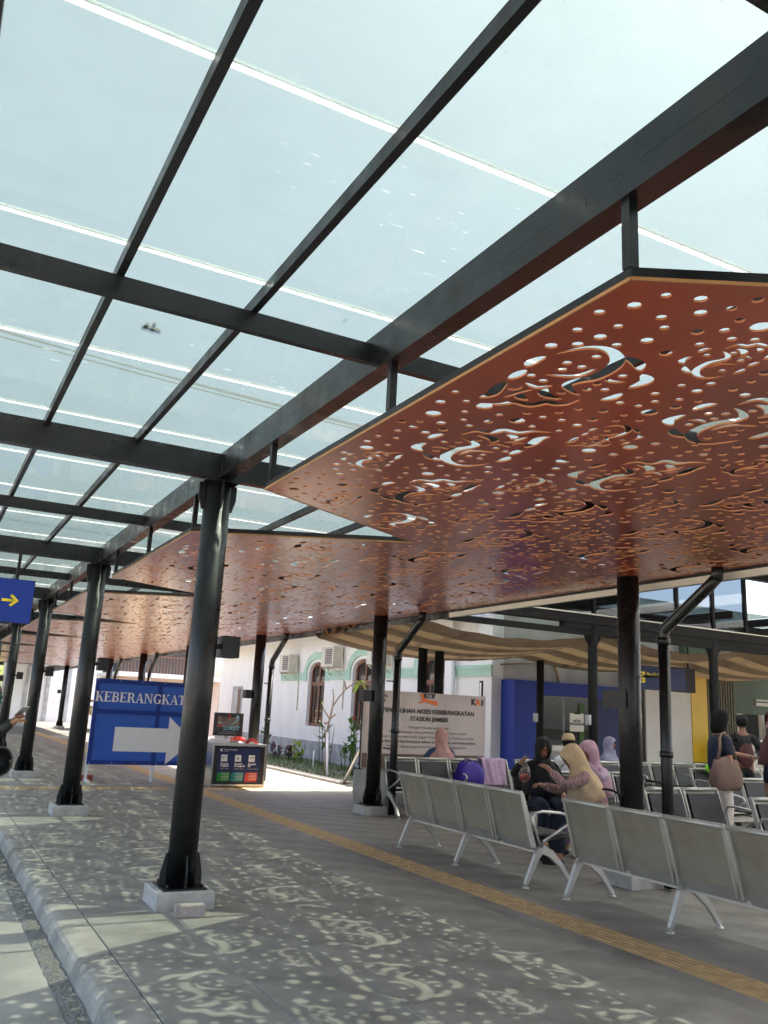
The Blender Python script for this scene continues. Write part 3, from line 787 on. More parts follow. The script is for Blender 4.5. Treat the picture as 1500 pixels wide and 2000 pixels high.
# ------------------------------------------------------------------ waiting hall back wall
hw = thing('hall_wall', 'grey back wall of the waiting hall above the blue portal', 'wall', (XW, YC, 0))
part('wall', 'grey_wall', hw, XW+.302, 16.4, YC, YC+.25, 0, 3.855)
bm = bm_new(); tube(bm, [(12.3, YC-.03, 2.95), (12.55, YC-.03, 2.6), (12.62, YC-.03, 2.25)], .03, 6); obj('conduit', bm, 'timber', hw, True)
bm = bm_new(); tube(bm, [(11.0, YC-.03, 2.62), (11.6, YC-.03, 2.68), (12.2, YC-.03, 2.72)], .02, 6); obj('conduit', bm, 'c_brown', hw, True)
pt = thing('blue_portal', 'royal blue entrance portal with glass doors and a blue header', 'portal', (12.3, YC-.2, 0))
part('jamb', 'blue', pt, 11.05, 11.62, 14.72, YC-.002, 0, 2.30)
part('jamb_edge', 'blue', pt, 11.03, 11.0495, 14.70, YC-.3, 1.08, 1.10)
part('header', 'blue', pt, 11.6205, 14.0, 14.72, YC-.002, 2.02, 2.30)
part('side_panel', 'navy', pt, 13.30, 14.55, 14.72, YC-.002, 0, 2.0195)
for i, (a, b) in enumerate(((11.625, 12.45), (12.46, 13.295))):
    d = part('glass_door', 'offwhite', pt, a, b, 14.84, 14.86, .05, 2.015)
    obj('glass_pane', B(a+.02, b-.02, 14.81, 14.816, .08, 2.0), 'glass', d)
    obj('frosted_band', B(a+.02, b-.02, 14.825, 14.83, 1.10, 1.32), 'green_wall', d)
part('frosted_strip', 'green_wall', pt, 11.63, 11.86, 14.79, 14.798, .05, 2.01)
part('frosted_strip', 'leaf', pt, 12.86, 13.0, 14.79, 14.798, .6, 1.9)
pw = thing('promotion_panel', 'tall off-white wall panel with a broad yellow edge strip', 'panel', (15.3, 14.6, 0))
part('board', 'offwhite', pw, 14.65, 16.1, 14.6, 14.64, .35, 2.95)
part('yellow_strip', 'yellow', pw, 16.1005, 16.62, 14.58, 14.62, .72, 2.98)
part('lower_board', 'white_wall', pw, 14.65, 16.3, 14.66, 14.69, 0, .70)
rw = thing('ribbed_wall', 'brown-olive ribbed cladding wall right of the yellow strip', 'wall', (17, 14.8, 0))
part('backing', 'ribbed', rw, 16.4005, 17.9, 14.85, 14.999, 0, 2.98)
for q in range(14): part('rib', 'ribbed', rw, 16.64+.09*q, 16.69+.09*q, 14.81, 14.849, 0, 2.95)
kio = thing('kiosk_room', 'olive green kiosk wall with a serving window and cream trims', 'kiosk', (19.5, 14.9, 0))
part('wall', 'green_wall', kio, 16.4005, 24, 15.0, 15.3, 1.9, 3.855)
part('wall', 'green_wall', kio, 17.9005, 24, 15.002, 15.3, 0, 1.2)
part('cornice', 'cream', kio, 16.42, 22.4, 14.78, 14.84, 2.99, 3.18)
part('serving_hatch_back', 'dark', kio, 17.95, 24, 15.6, 15.62, 1.1, 2.0)
part('hatch_post', 'cream', kio, 18.25, 18.36, 15.01, 15.1, 1.2, 1.9); part('hatch_post', 'cream', kio, 19.05, 19.2, 15.01, 15.1, 1.2, 1.9); part('hatch_post', 'white_wall', kio, 20.1, 20.7, 15.01, 15.1, 1.2, 1.9)
part('menu_strip', 'cream', kio, 18.8, 20.6, 14.94, 14.99, 2.12, 2.2); part('menu_strip', 'cream', kio, 18.8, 20.6, 14.94, 14.99, 2.24, 2.28)
ct = thing('kiosk_counter', 'cream framed kiosk counter with glass fronts', 'counter', (18.4, 13.6, 0))
for (a, b) in ((16.9, 17.5), (18.2, 19.2), (19.9, 20.7)):
    part('cabinet', 'dark', ct, a, b, 13.6, 14.2, .1, 1.20)
    part('frame_top', 'cream', ct, a-.06, b+.06, 13.54, 14.24, 1.2005, 1.30)
    for xx in (a-.06, b): part('frame_post', 'cream', ct, xx, xx+.06, 13.54, 13.6, 0, 1.2)
    part('glass_front', 'glass', ct, a, b, 13.57, 13.58, .2, 1.18)
fr = thing('drinks_fridge', 'white drinks refrigerator behind the kiosk counter', 'refrigerator', (19.6, 14.5, 0))
part('body', 'white_metal', fr, 19.25, 20.05, 14.35, 14.9, 0, 1.75); part('door_seam', 'plinth', fr, 19.25, 20.05, 14.34, 14.3495, 1.18, 1.2)
part('handle', 'steel', fr, 19.32, 19.35, 14.30, 14.3495, 1.25, 1.6)
for i, (a, z) in enumerate(((18.55, 1.30), (18.57, 1.47))):
    bm = bm_new(); cbox(bm, a, a+.55, 13.7, 14.1, z+.001, z+.165, .01); tag(obj('carton', bm, ['paver', 'brickred'][i]), ['lower beige carton on the kiosk counter', 'upper reddish carton stacked on the kiosk counter'][i], 'box', 'cartons on the kiosk counter')

# ------------------------------------------------------------------ hall structure: clerestory, thin columns, draped cloth
YG = 11.85
cl = thing('clerestory', 'blue tinted clerestory glazing band on a black beam', 'glazing', (12.5, YG, 3.3))
part('lower_beam', 'matte_steel', cl, 6.9, 24, YG-.08, YG+.08, 3.22, 3.40)
part('valance_beam', 'matte_steel', cl, 9.9, 24, YG-.06, YG+.06, 3.1205, 3.2195)
part('light_sill', 'cream', cl, 6.9, 24, YG-.10, YG-.081, 3.385, 3.405)
part('tie_beam', 'matte_steel', cl, 6.9, 24, YG-.05, YG+.05, 3.02, 3.12)
part('upper_beam', 'matte_steel', cl, 6.9, 24, YG-.08, YG+.08, 4.55, 4.72)
xs_ = [7.3, 8.45, 9.55, 10.65, 11.7, 12.75, 13.75, 14.7]
for i, x in enumerate(xs_):
    part('mullion', 'matte_steel', cl, x-.03, x+.03, YG-.04, YG+.04, 3.4005, 4.5495)
    if i: part('glass_pane', 'glass_blue', cl, xs_[i-1]+.031, x-.031, YG-.01, YG+.005, 3.41, 4.545)
for i, (x, y, zt, lb) in enumerate(((10.62, YG, 3.22, 'thin black hall post left of the big hall column'), (13.72, YG, 3.22, 'thin black hall post behind the standing woman'), (17.0, YG, 3.22, 'thin black hall post near the right edge'), (8.5, 13.65, 2.72, 'right one of two thin posts behind the pink banner'), (8.26, 13.85, 2.72, 'left one of two thin posts behind the pink banner'), (11.15, 14.0, 2.68, 'thin grey post in front of the blue portal'))):
    t = thing('hall_post', lb, 'post', (x, y, 0), 0, 'thin posts in the waiting hall')
    bm = bm_new(); tube(bm, [(0,0,.015),(0,0,zt)], .085 if i != 5 else .075, 20); obj('shaft', bm, 'matte_steel', t)
    part('foot_plate', 'matte_steel', t, -.13, .13, -.13, .13, 0, .0145, world=False)
    if i < 3:
        for s in (-1, 1):
            bm = bm_new(); poly(bm, [(s*.08,-.01,zt-.005),(s*.5,-.01,zt-.005),(s*.42,-.01,zt-.06),(s*.2,-.01,zt-.2),(s*.08,-.01,zt-.42)], (0,.02,0)); obj('haunch', bm, 'matte_steel', t)
    if i in (0, 5): part('junction_box', 'plinth', t, -.14, -.086, -.05, .05, 1.45, 1.62, world=False)
# roof of the hall: opaque in front, clear over the drapes
hr_ = thing('hall_roof', 'dark hall roof with a few clear bays over the cloth drapes', 'roof', (12, 10, 4.7))
for q in range(13):
    x = 7.1 + 1.45*q
    part('fill_light_sheet' if q % 3 == 1 else 'roof_sheet', 'milky' if q % 3 == 1 else 'matte_steel', hr_, x, x+1.448, -6, YG+.1, 4.73, 4.76)  # milky sheets added to the unseen front roof to brighten the hall
for q in range(8):
    x = 6.9 + 1.5*q
    part('clear_sheet', 'roof2', hr_, x+.03, x+1.47, YG+.12, 15.3, 3.86, 3.865)
    part('rafter', 'matte_steel', hr_, x-.04, x+.04, YG+.081, 15.3, 3.70, 3.855)
for y in (12.7, 13.6, 14.5): part('roof_purlin', 'matte_steel', hr_, 6.9, 18.9, y-.04, y+.04, 3.60, 3.699)
part('roof_sheet', 'matte_steel', hr_, 18.95, 26, YG+.12, 15.3, 3.86, 3.9)
# drapes: strips of cloth running across the hall, sagging between the posts
def drape(ya, yb, zt, sag, cloth, label, x0=6.55, x1=18.8, ph=0):
    bm = bm_new(); nx_, ny_ = 72, 12; rows = []
    for i in range(nx_+1):
        x = x0 + (x1-x0)*i/nx_
        s = sum(max(0, 1-((x-c)/hw_)**2)*d for c, hw_, d in ((8.9, 2.35, 1.0), (13.1, 1.9, .8), (16.9, 1.9, .8)))
        rows.append([bm.verts.new((x, ya + (yb-ya)*j/ny_, zt - sag*s - .13*math.sin(math.pi*j/ny_) + .012*math.sin(x*7+j*1.7+ph))) for j in range(ny_+1)])
    for a, b in zip(rows, rows[1:]):
        for j in range(ny_): bm.faces.new((a[j], b[j], b[j+1], a[j+1])).smooth = True
    tag(obj('cloth_drape', bm, cloth), label, 'drape', 'cloth drapes under the hall roof')
dl = ['nearest brown cloth drape, highest of the hall drapes', 'tan cloth drape, second from the front', 'brown cloth drape, third from the front', 'tan cloth drape, fourth from the front', 'brown cloth drape, fifth from the front', 'tan cloth drape, sixth from the front', 'rearmost brown cloth drape just before the wall']
for q in range(7):
    ya = 12.05 + .43*q
    drape(ya, ya+.425, 3.13 - .035*q, .28 - .010*q, 'tan_cloth' if q % 2 else 'brown_cloth', dl[q], ph=q)

# ------------------------------------------------------------------ far end of the walkway
fb = thing('far_house', 'pale house with a railed balcony beyond the station wall', 'house', (9, 41, 0))
part('wall', 'beige_house', fb, 8.2, 13, 41, 46, -.17, 2.55); part('balcony_slab', 'white_wall', fb, 8.0, 13, 40.3, 46, 2.5505, 2.75)
part('upper_wall', 'dark', fb, 8.3, 13, 42.2, 46, 2.7505, 5.2); part('corner_post', 'white_wall', fb, 11.4, 11.8, 40.4, 40.8, 2.7505, 5.2)
for q in range(22): part('baluster', 'brown_wood', fb, 8.1+.15*q, 8.13+.15*q, 40.4, 40.43, 2.7505, 3.5)
part('rail', 'brown_wood', fb, 8.05, 11.4, 40.38, 40.45, 3.5005, 3.56)
fw = part('window', 'dark', fb, 9.0, 10.2, 40.985, 40.9995, .9, 1.9)
wl = thing('far_white_wall', 'bright white wall closing the far end of the walkway', 'wall', (7, 56, 0))
part('wall', 'white_wall', wl, 4.4, 16, 56, 56.3, -.17, 4.6)
for q in range(6): part('wall_post', 'plinth', wl, 4.5+1.2*q, 4.7+1.2*q, 55.9, 55.999, -.17, 3.6)
part('beam', 'sand', wl, 4.4, 9, 55.8, 55.899, 3.6, 4.3)
# sand heap and timber
def heap(x, y, rx, ry, h, seed):
    rd = random.Random(seed); bm = bm_new(); rows = []; n = 20
    for j in range(7):
        t = j/6; row = []
        for i in range(n):
            a = 2*math.pi*i/n; k = (1-t)*(1+rd.uniform(-.08,.08))
            row.append(bm.verts.new((x + rx*k*math.cos(a), y + ry*k*math.sin(a), -.17 + h*(1-(1-t)**1.3) + rd.uniform(-.02,.02)*(t>0))))
        rows.append(row)
    for a, b in zip(rows, rows[1:]):
        for i in range(n): bm.faces.new((a[i], a[(i+1)%n], b[(i+1)%n], b[i])).smooth = True
    return bm
tag(obj('sand_heap', heap(7.3, 33, 1.3, 1.6, 1.0, 1), 'sand'), 'pale sand heap between the far hall-side columns', 'sand heap')
rd = random.Random(5)
for q in range(12):
    bm = bm_new(); a = rd.uniform(-.6,.6); c = Vector((7.4+rd.uniform(-.8,.8), 34.2+rd.uniform(-.6,.6), .75+.06*q)); d = Vector((math.cos(a), math.sin(a), rd.uniform(-.15,.15)))*1.1
    tube(bm, [c-d, c+d], .05, 4); tag(obj('timber_plank', bm, 'timber'), 'raw timber plank in the loose pile over the sand heap', 'plank', 'loose timber planks')
bm = bm_new()
def crown(n, c, r, s, seed):
    rd = random.Random(seed); bm = bm_new()
    cl_ = [Vector((rd.gauss(0,.45), rd.gauss(0,.45), rd.gauss(0,.4))) for _ in range(26)]
    for _ in range(n):
        k = rd.choice(cl_); p = Vector(c) + Vector(((k.x+rd.gauss(0,.16))*r[0], (k.y+rd.gauss(0,.16))*r[1], (k.z+rd.gauss(0,.16))*r[2]))
        d = Vector((rd.gauss(0,1), rd.gauss(0,1), rd.gauss(0,.6))).normalized()*s; e = d.orthogonal().normalized()*s*.45
        bm.faces.new([bm.verts.new(q) for q in (p-d, p+e, p+d, p-e)])
    return bm
for i, (x, y, r, lm) in enumerate(((5.6, 64, (3, 2.5, 2.6), 'leaf_y'), (9.5, 60, (2.4, 2.2, 2), 'leaf'), (2.8, 72, (3.4, 3, 3), 'leaf_y'), (10.6, 43.5, (1.2, .7, .7), 'leaf'))):
    t = thing('leafy_tree', ['bright yellow-green tree at the end of the walkway', 'green tree rising behind the far white wall', 'second yellow-green tree at the far left', 'potted greenery hanging over the far balcony'][i], 'tree', (x, y, -.17), 0, 'trees at the far end')
    zc = 2.6 if i != 3 else 3.6
    b2 = crown(2600 if i != 3 else 500, (0, 0, zc), r, .12, i); obj('crown', b2, lm, t, fix=False)
    b2 = bm_new(); tube(b2, [(0,0,0),(.1,0,1.2),(0,.1,zc)], [.14,.11,.05], 8); tube(b2, [(.1,0,1.2),(.7,.2,zc+.4)], [.08,.03], 6); tube(b2, [(.1,0,1.4),(-.6,-.2,zc+.3)], [.08,.03], 6); obj('trunk', b2, 'bark', t)
# red hydrants
def hydrant(x, y, label, h=.85):
    t = thing('fire_hydrant', label, 'hydrant', (x, y, 0), 0, 'red fire hydrants')
    bm = bm_new(); tube(bm, [(0,0,0),(0,0,.05),(0,0,.051),(0,0,h*.72),(0,0,h*.78),(0,0,h*.9),(0,0,h)], [.14,.14,.09,.09,.11,.08,.02], 14); obj('barrel', bm, 'red', t)
    for s in (-1, 1):
        bm = bm_new(); tube(bm, [(s*.08,0,h*.62),(s*.18,0,h*.62)], .045, 10); obj('outlet', bm, 'red', t)
    bm = bm_new(); tube(bm, [(0,0,h),(0,0,h+.05)], .025, 5); obj('valve_nut', bm, 'white_metal', t)
hydrant(7.0, 20.3, 'red fire hydrant behind the left side of the ticket board', 1.1)
hydrant(5.9, 26.5, 'red fire hydrant at the left edge of the blue arrow sign', .8)

# ------------------------------------------------------------------ signs
def serif(word, x, z, h, y, parent, m):
    """bold roman capitals built from stems, bars and serifs, lying in the plane y"""
    st_, th, sf = .20*h, .085*h, .055*h
    bm = None; nf = [0]
    def q(*pts): poly(bm, [(p[0], y, p[1]) for p in pts], (0, -.002 - 1e-5*len(bm.faces), 0))
    def stem(a, b=None): b = b or st_; q((x+a,z+sf),(x+a+b,z+sf),(x+a+b,z+h-sf),(x+a,z+h-sf))
    def ser(a, wd, top): zz = z+h-sf if top else z; q((x+a,zz),(x+a+wd,zz),(x+a+wd,zz+sf),(x+a,zz+sf))
    def arc(cx, cz, rx, rz, a0, a1, wd, n=8):
        for i in range(n):
            t0 = R(a0+(a1-a0)*i/n); t1 = R(a0+(a1-a0)*(i+1)/n); k = wd
            q((x+cx+rx*math.cos(t0), z+cz+rz*math.sin(t0)), (x+cx+rx*math.cos(t1), z+cz+rz*math.sin(t1)), (x+cx+(rx-k)*math.cos(t1), z+cz+(rz-th)*math.sin(t1)), (x+cx+(rx-k)*math.cos(t0), z+cz+(rz-th)*math.sin(t0)))
    for ch in word:
        bm = bm_new()
        if ch in 'KEBR': stem(.08*h); ser(0, .36*h, 0); ser(0, .36*h, 1)
        wdt = .72*h
        if ch == 'K':
            q((x+.28*h,z+.38*h),(x+.60*h,z+h-sf),(x+.70*h,z+h-sf),(x+.28*h,z+.50*h)); q((x+.36*h,z+.50*h),(x+.47*h,z+.62*h),(x+.80*h,z+sf),(x+.58*h,z+sf)); ser(.5*h,.30*h,1); ser(.5*h,.36*h,0); wdt = .86*h
        if ch == 'E':
            for zz in (z, z+h-th): q((x+.28*h,zz),(x+.68*h,zz),(x+.68*h,zz+th),(x+.28*h,zz+th))
            q((x+.28*h,z+.47*h),(x+.52*h,z+.47*h),(x+.52*h,z+.47*h+th),(x+.28*h,z+.47*h+th)); q((x+.62*h,z+th),(x+.68*h,z+th),(x+.70*h,z+.27*h),(x+.66*h,z+.27*h)); q((x+.62*h,z+h-th),(x+.68*h,z+h-th),(x+.66*h,z+.75*h),(x+.64*h,z+.75*h)); q((x+.48*h,z+.36*h),(x+.52*h,z+.36*h),(x+.52*h,z+.66*h),(x+.48*h,z+.66*h)); wdt = .76*h
        if ch in 'BR':
            q((x+.28*h,z+h-th),(x+.44*h,z+h-th),(x+.44*h,z+h),(x+.28*h,z+h)); q((x+.28*h,z+.46*h),(x+.44*h,z+.46*h),(x+.44*h,z+.46*h+th),(x+.28*h,z+.46*h+th)); arc(.42*h,.73*h,.26*h,.27*h,-90,90,.17*h)
            if ch == 'B': arc(.42*h,.27*h,.30*h,.27*h,-90,90,.18*h); q((x+.28*h,z),(x+.44*h,z),(x+.44*h,z+th),(x+.28*h,z+th)); wdt = .80*h
            else: q((x+.40*h,z+.48*h),(x+.56*h,z+.48*h),(x+.84*h,z),(x+.62*h,z)); wdt = .84*h
        if ch == 'A':
            q((x+.10*h,z+sf),(x+.18*h,z+sf),(x+.42*h,z+.84*h),(x+.40*h,z+h)); q((x+.40*h,z+h),(x+.50*h,z+h),(x+.84*h,z+sf),(x+.60*h,z+sf)); q((x+.22*h,z+.30*h),(x+.62*h,z+.30*h),(x+.62*h,z+.37*h),(x+.22*h,z+.37*h)); ser(0,.28*h,0); ser(.52*h,.40*h,0); wdt = .90*h
        if ch == 'N':
            stem(.10*h,.09*h); stem(.72*h,.09*h); q((x+.10*h,z+h),(x+.30*h,z+h),(x+.81*h,z),(x+.70*h,z)); ser(0,.30*h,0); ser(0,.26*h,1); ser(.62*h,.28*h,1); wdt = .94*h
        if ch == 'G':
            arc(.46*h,.50*h,.42*h,.51*h,50,310,.20*h,14); q((x+.62*h,z+.06*h),(x+.80*h,z+.06*h),(x+.80*h,z+.42*h),(x+.62*h,z+.42*h)); ser_z = z+.40*h; q((x+.50*h,ser_z),(x+.88*h,ser_z),(x+.88*h,ser_z+sf),(x+.50*h,ser_z+sf)); q((x+.72*h,z+.70*h),(x+.78*h,z+.70*h),(x+.78*h,z+.98*h),(x+.70*h,z+.88*h)); wdt = .93*h
        if ch == 'T':
            stem(.28*h); ser(.18*h,.40*h,0); q((x+.02*h,z+h-th),(x+.74*h,z+h-th),(x+.74*h,z+h),(x+.02*h,z+h)); q((x+.02*h,z+h-th),(x+.07*h,z+h-th),(x+.04*h,z+.72*h),(x+.0*h,z+.72*h)); q((x+.69*h,z+h-th),(x+.74*h,z+h-th),(x+.76*h,z+.72*h),(x+.72*h,z+.72*h)); wdt = .79*h
        x += wdt; obj('letter', bm, m, parent, True)
    return x
KY = 16.75; KX0, KX1 = 2.93, 5.08; KZ0, KZ1 = .30, 1.85
ks = thing('direction_sign', 'blue cloth departure sign with a big white arrow on a metal frame', 'sign', (KX0, KY, 0))
bm = bm_new(); nx_, nz_ = 16, 12
gr = [[bm.verts.new((KX0 + (KX1-KX0)*i/nx_, KY + .006*math.sin(i*.9)*math.sin(j*.8), KZ0 + (KZ1-KZ0)*j/nz_)) for j in range(nz_+1)] for i in range(nx_+1)]
for i in range(nx_):
    for j in range(nz_): bm.faces.new((gr[i][j], gr[i+1][j], gr[i+1][j+1], gr[i][j+1])).smooth = True
obj('cloth', bm, 'blue_cloth', ks, True)
M['blue_hem_and_shade'] = thin_mat('blue_cloth_hem_and_shade', (.012, .048, .30), .25, .6, .06)  # border hems; middle strips paint the frame's shade showing through the cloth
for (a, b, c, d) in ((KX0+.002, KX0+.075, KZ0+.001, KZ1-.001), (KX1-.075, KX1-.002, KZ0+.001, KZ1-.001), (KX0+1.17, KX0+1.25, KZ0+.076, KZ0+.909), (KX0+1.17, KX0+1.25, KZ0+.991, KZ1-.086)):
    part('hem_and_frame_shade', 'blue_hem_and_shade', ks, a, b, KY-.0095, KY-.008, c, d)
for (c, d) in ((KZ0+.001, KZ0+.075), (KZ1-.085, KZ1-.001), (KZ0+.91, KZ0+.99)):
    part('hem_and_frame_shade', 'blue_hem_and_shade', ks, KX0+.0755, KX1-.0755, KY-.0095, KY-.008, c, d)
for x in (KX0, (KX0+KX1)/2+.12, KX1-.05): part('post', 'white_metal', ks, x, x+.05, KY+.016, KY+.05, 0, KZ1)
for z in (KZ0+.02, KZ0+.95, KZ1-.06): part('rail', 'white_metal', ks, KX0, KX1, KY+.051, KY+.085, z, z+.045)
for x in (KX0, KX1-.05): part('foot', 'white_metal', ks, x, x+.05, KY-.3, KY+.35, 0, .04)
xe = serif('KEBERANGKATAN', KX0+.02, 1.43, .182, KY-.012, ks, 'arrow_cloth')
bm = bm_new(); ax = KX0 + .44; az = .76
poly(bm, [(ax, KY-.012, az-.22), (ax+1.0, KY-.012, az-.22), (ax+1.0, KY-.012, az-.44), (ax+1.52, KY-.012, az), (ax+1.0, KY-.012, az+.44), (ax+1.0, KY-.012, az+.22), (ax, KY-.012, az+.22)], (0, -.002, 0)); obj('arrow', bm, 'arrow_cloth', ks, True)
for i in range(6):
    for z in (KZ0+.03, KZ1-.03):
        bm = bm_new(); x = KX0+.04+(KX1-KX0-.08)*i/5; tube(bm, [(x, KY-.004, z), (x, KY-.012, z)], .008, 6); obj('rivet', bm, 'white_metal', ks, True)
bm = bm_new(); box(bm, 2.86, 3.10, KY+.12, KY+.26, 0, .10); tag(obj('ballast_brick', bm, 'brickred'), 'red brick weighing down the foot of the blue arrow sign', 'brick')
# hanging arrow sign at the left
hs = thing('hanging_sign', 'blue hanging sign with a yellow right arrow at the left edge', 'sign', (.6, 12.1, 2.4))
part('board', 'navy', hs, -.35, 1.18, 12.08, 12.12, 2.38, 2.95); obj('board_face', B(-.345, 1.175, 12.0755, 12.0795, 2.385, 2.945), 'blue', hs, True)
for x in (-.1, .95): part('hanger', 'black_steel', hs, x-.02, x+.02, 12.085, 12.115, 2.951, 3.30)
bm = bm_new(); az = 2.665; x1 = .99
tube(bm, [(x1-.19, 12.068, az), (x1-.02, 12.068, az)], .019, 8); tube(bm, [(x1-.085, 12.066, az+.07), (x1, 12.066, az), (x1-.085, 12.066, az-.07)], .019, 8)
for v in bm.verts: v.co.y = 12.068 + (v.co.y-12.068)*.15
obj('arrow', bm, 'yellow_print', hs, True)
# announcement banner
BY = 13.3; bx0, bx1, bz0, bz1 = 6.78, 9.32, .66, 1.86
bs = thing('announcement_banner', 'pinkish-grey announcement banner on a frame behind the seats', 'banner', (8, BY, 0))
bm = bm_new()
gr = [[bm.verts.new((bx0 + (bx1-bx0)*i/16, BY + .008*math.sin(i*.8)*math.sin(j*.9+.4), .55 + (bz1-.55)*j/10)) for j in range(11)] for i in range(17)]
for i in range(16):
    for j in range(10): bm.faces.new((gr[i][j], gr[i+1][j], gr[i+1][j+1], gr[i][j+1])).smooth = True
obj('cloth', bm, 'banner', bs, True)
for x in (bx0, bx0+.78, bx0+1.62, bx1-.04): part('post', 'dark', bs, x, x+.045, BY+.018, BY+.06, 0, bz1)
for z in (.6, bz1-.05): part('rail', 'dark', bs, bx0, bx1, BY+.061, BY+.1, z, z+.04)
part('printed_foot', 'c_brown', bs, bx0+.02, bx1-.02, BY-.0135, BY-.012, .56, .80)
E_ = (1,0,0); Z_ = (0,0,1); cx = (bx0+bx1)/2
tb_ = BY - .014
text('PENGALIHAN AKSES KEBERANGKATAN', .105, (cx+.06, tb_, 1.50), E_, Z_, 'black_print', bs, align='CENTER', bold=.003, sx=1.02)
text('STASIUN JEMBER', .105, (cx+.06, tb_, 1.37), E_, Z_, 'black_print', bs, align='CENTER', bold=.003, sx=1.02)
lines = ['Pelanggan KAI yang kami hormati,', 'Sehubungan dengan adanya pekerjaan renovasi di Stasiun Jember,', 'untuk sementara waktu mulai tanggal 7 September 2024 s.d pekerjaan selesai,', 'Pintu Masuk Boarding Penumpang dialihkan ke Pintu Masuk Loket Stasiun Jember.', 'Pelanggan diharap tetap berhati-hati saat berada di Stasiun Jember.', '', 'Kami menyampaikan permohonan maaf atas ketidaknyamanan selama proses', 'renovasi berlangsung.']
for i, s_ in enumerate(lines):
    if s_: text(s_, .062, (cx+.05, tb_, 1.24-.082*i), E_, Z_, 'grey_print', bs, align='CENTER', bold=.0016 if i == 3 else 0)
text('K', .15, (bx1-.33, tb_, 1.70), E_, Z_, 'black_print', bs, bold=.008, name='logo'); text('A', .15, (bx1-.23, tb_, 1.70), E_, Z_, 'orange_print', bs, bold=.008, name='logo'); text('i', .15, (bx1-.10, tb_, 1.70), E_, Z_, 'black_print', bs, bold=.008, name='logo')
text('Danantara\nIndonesia', .085, (bx0+.10, tb_, 1.75), E_, Z_, 'black_print', bs, bold=.003, name='logo', sp=.9)
bm = bm_new(); poly(bm, [(cx-.20, tb_, 1.66), (cx-.05, tb_, 1.70), (cx+.22, tb_, 1.64), (cx+.22, tb_, 1.72), (cx-.02, tb_, 1.75), (cx-.10, tb_, 1.84), (cx-.16, tb_, 1.84), (cx-.10, tb_, 1.74)], (0,-.002,0)); obj('logo', bm, 'orange_print', bs, True)
bm = bm_new(); poly(bm, [(cx-.06, tb_-.003, 1.77), (cx+.14, tb_-.003, 1.77), (cx+.17, tb_-.003, 1.85), (cx-.09, tb_-.003, 1.85)], (0,-.002,0)); obj('logo', bm, 'black_print', bs, True)
text('KAI', .07, (cx-.02, tb_-.006, 1.785), E_, Z_, 'white', bs, name='logo')
# low dark panel behind the seats at the banner foot
part('skirt_board', 'plinth', bs, bx0-.25, bx1, BY-.3, BY-.26, .02, .55)
# hanging hall sign
hs2 = thing('exit_sign', 'dark blue hanging exit sign with yellow lettering in the hall', 'sign', (13.5, 12.9, 2.3))
part('board', 'navy', hs2, 12.45, 13.55, 12.9, 12.95, 2.20, 2.68); part('end_box', 'dark', hs2, 13.5505, 14.35, 12.88, 13.0, 2.20, 2.70)
part('board', 'navy', hs2, 13.56, 14.05, 12.86, 12.8795, 2.22, 2.68)
for x in (12.6, 14.2): part('hanger', 'black_steel', hs2, x-.015, x+.015, 12.91, 12.94, 2.681, 3.59)
bm = bm_new(); poly(bm, [(12.56, 12.897, 2.55), (12.60, 12.897, 2.55), (12.60, 12.897, 2.40), (12.66, 12.897, 2.40), (12.58, 12.897, 2.31), (12.50, 12.897, 2.40), (12.56, 12.897, 2.40)], (0,-.002,0)); obj('arrow', bm, 'yellow_print', hs2, True)
part('pictogram', 'yellow_print', hs2, 12.74, 12.94, 12.895, 12.8995, 2.33, 2.55); text('E', .2, (12.78, 12.893, 2.37), E_, Z_, 'navy', hs2, bold=.006)
text('Pintu KA Antar', .12, (12.99, 12.897, 2.46), E_, Z_, 'yellow_print', hs2, bold=.003, sx=.62)
# small stand sign before the doors
ss = thing('stand_sign', 'small cream notice on a thin black stand before the glass doors', 'sign', (12.0, 13.9, 0))
bm = bm_new(); tube(bm, [(12.0,13.9,.02),(12.0,13.9,1.30)], .012, 8); obj('pole', bm, 'dark', ss, True)
bm = bm_new(); tube(bm, [(12.0,13.9,0),(12.0,13.9,.02)], .15, 16); obj('foot', bm, 'dark', ss, True)
part('board', 'cream', ss, 11.82, 12.18, 13.87, 13.885, 1.30, 1.66); part('clip', 'dark', ss, 11.92, 12.08, 13.86, 13.8695, 1.645, 1.68)
text('BATAS\nPENGANTAR', .065, (12.0, 13.868, 1.49), E_, Z_, 'black_print', ss, align='CENTER', bold=.002)

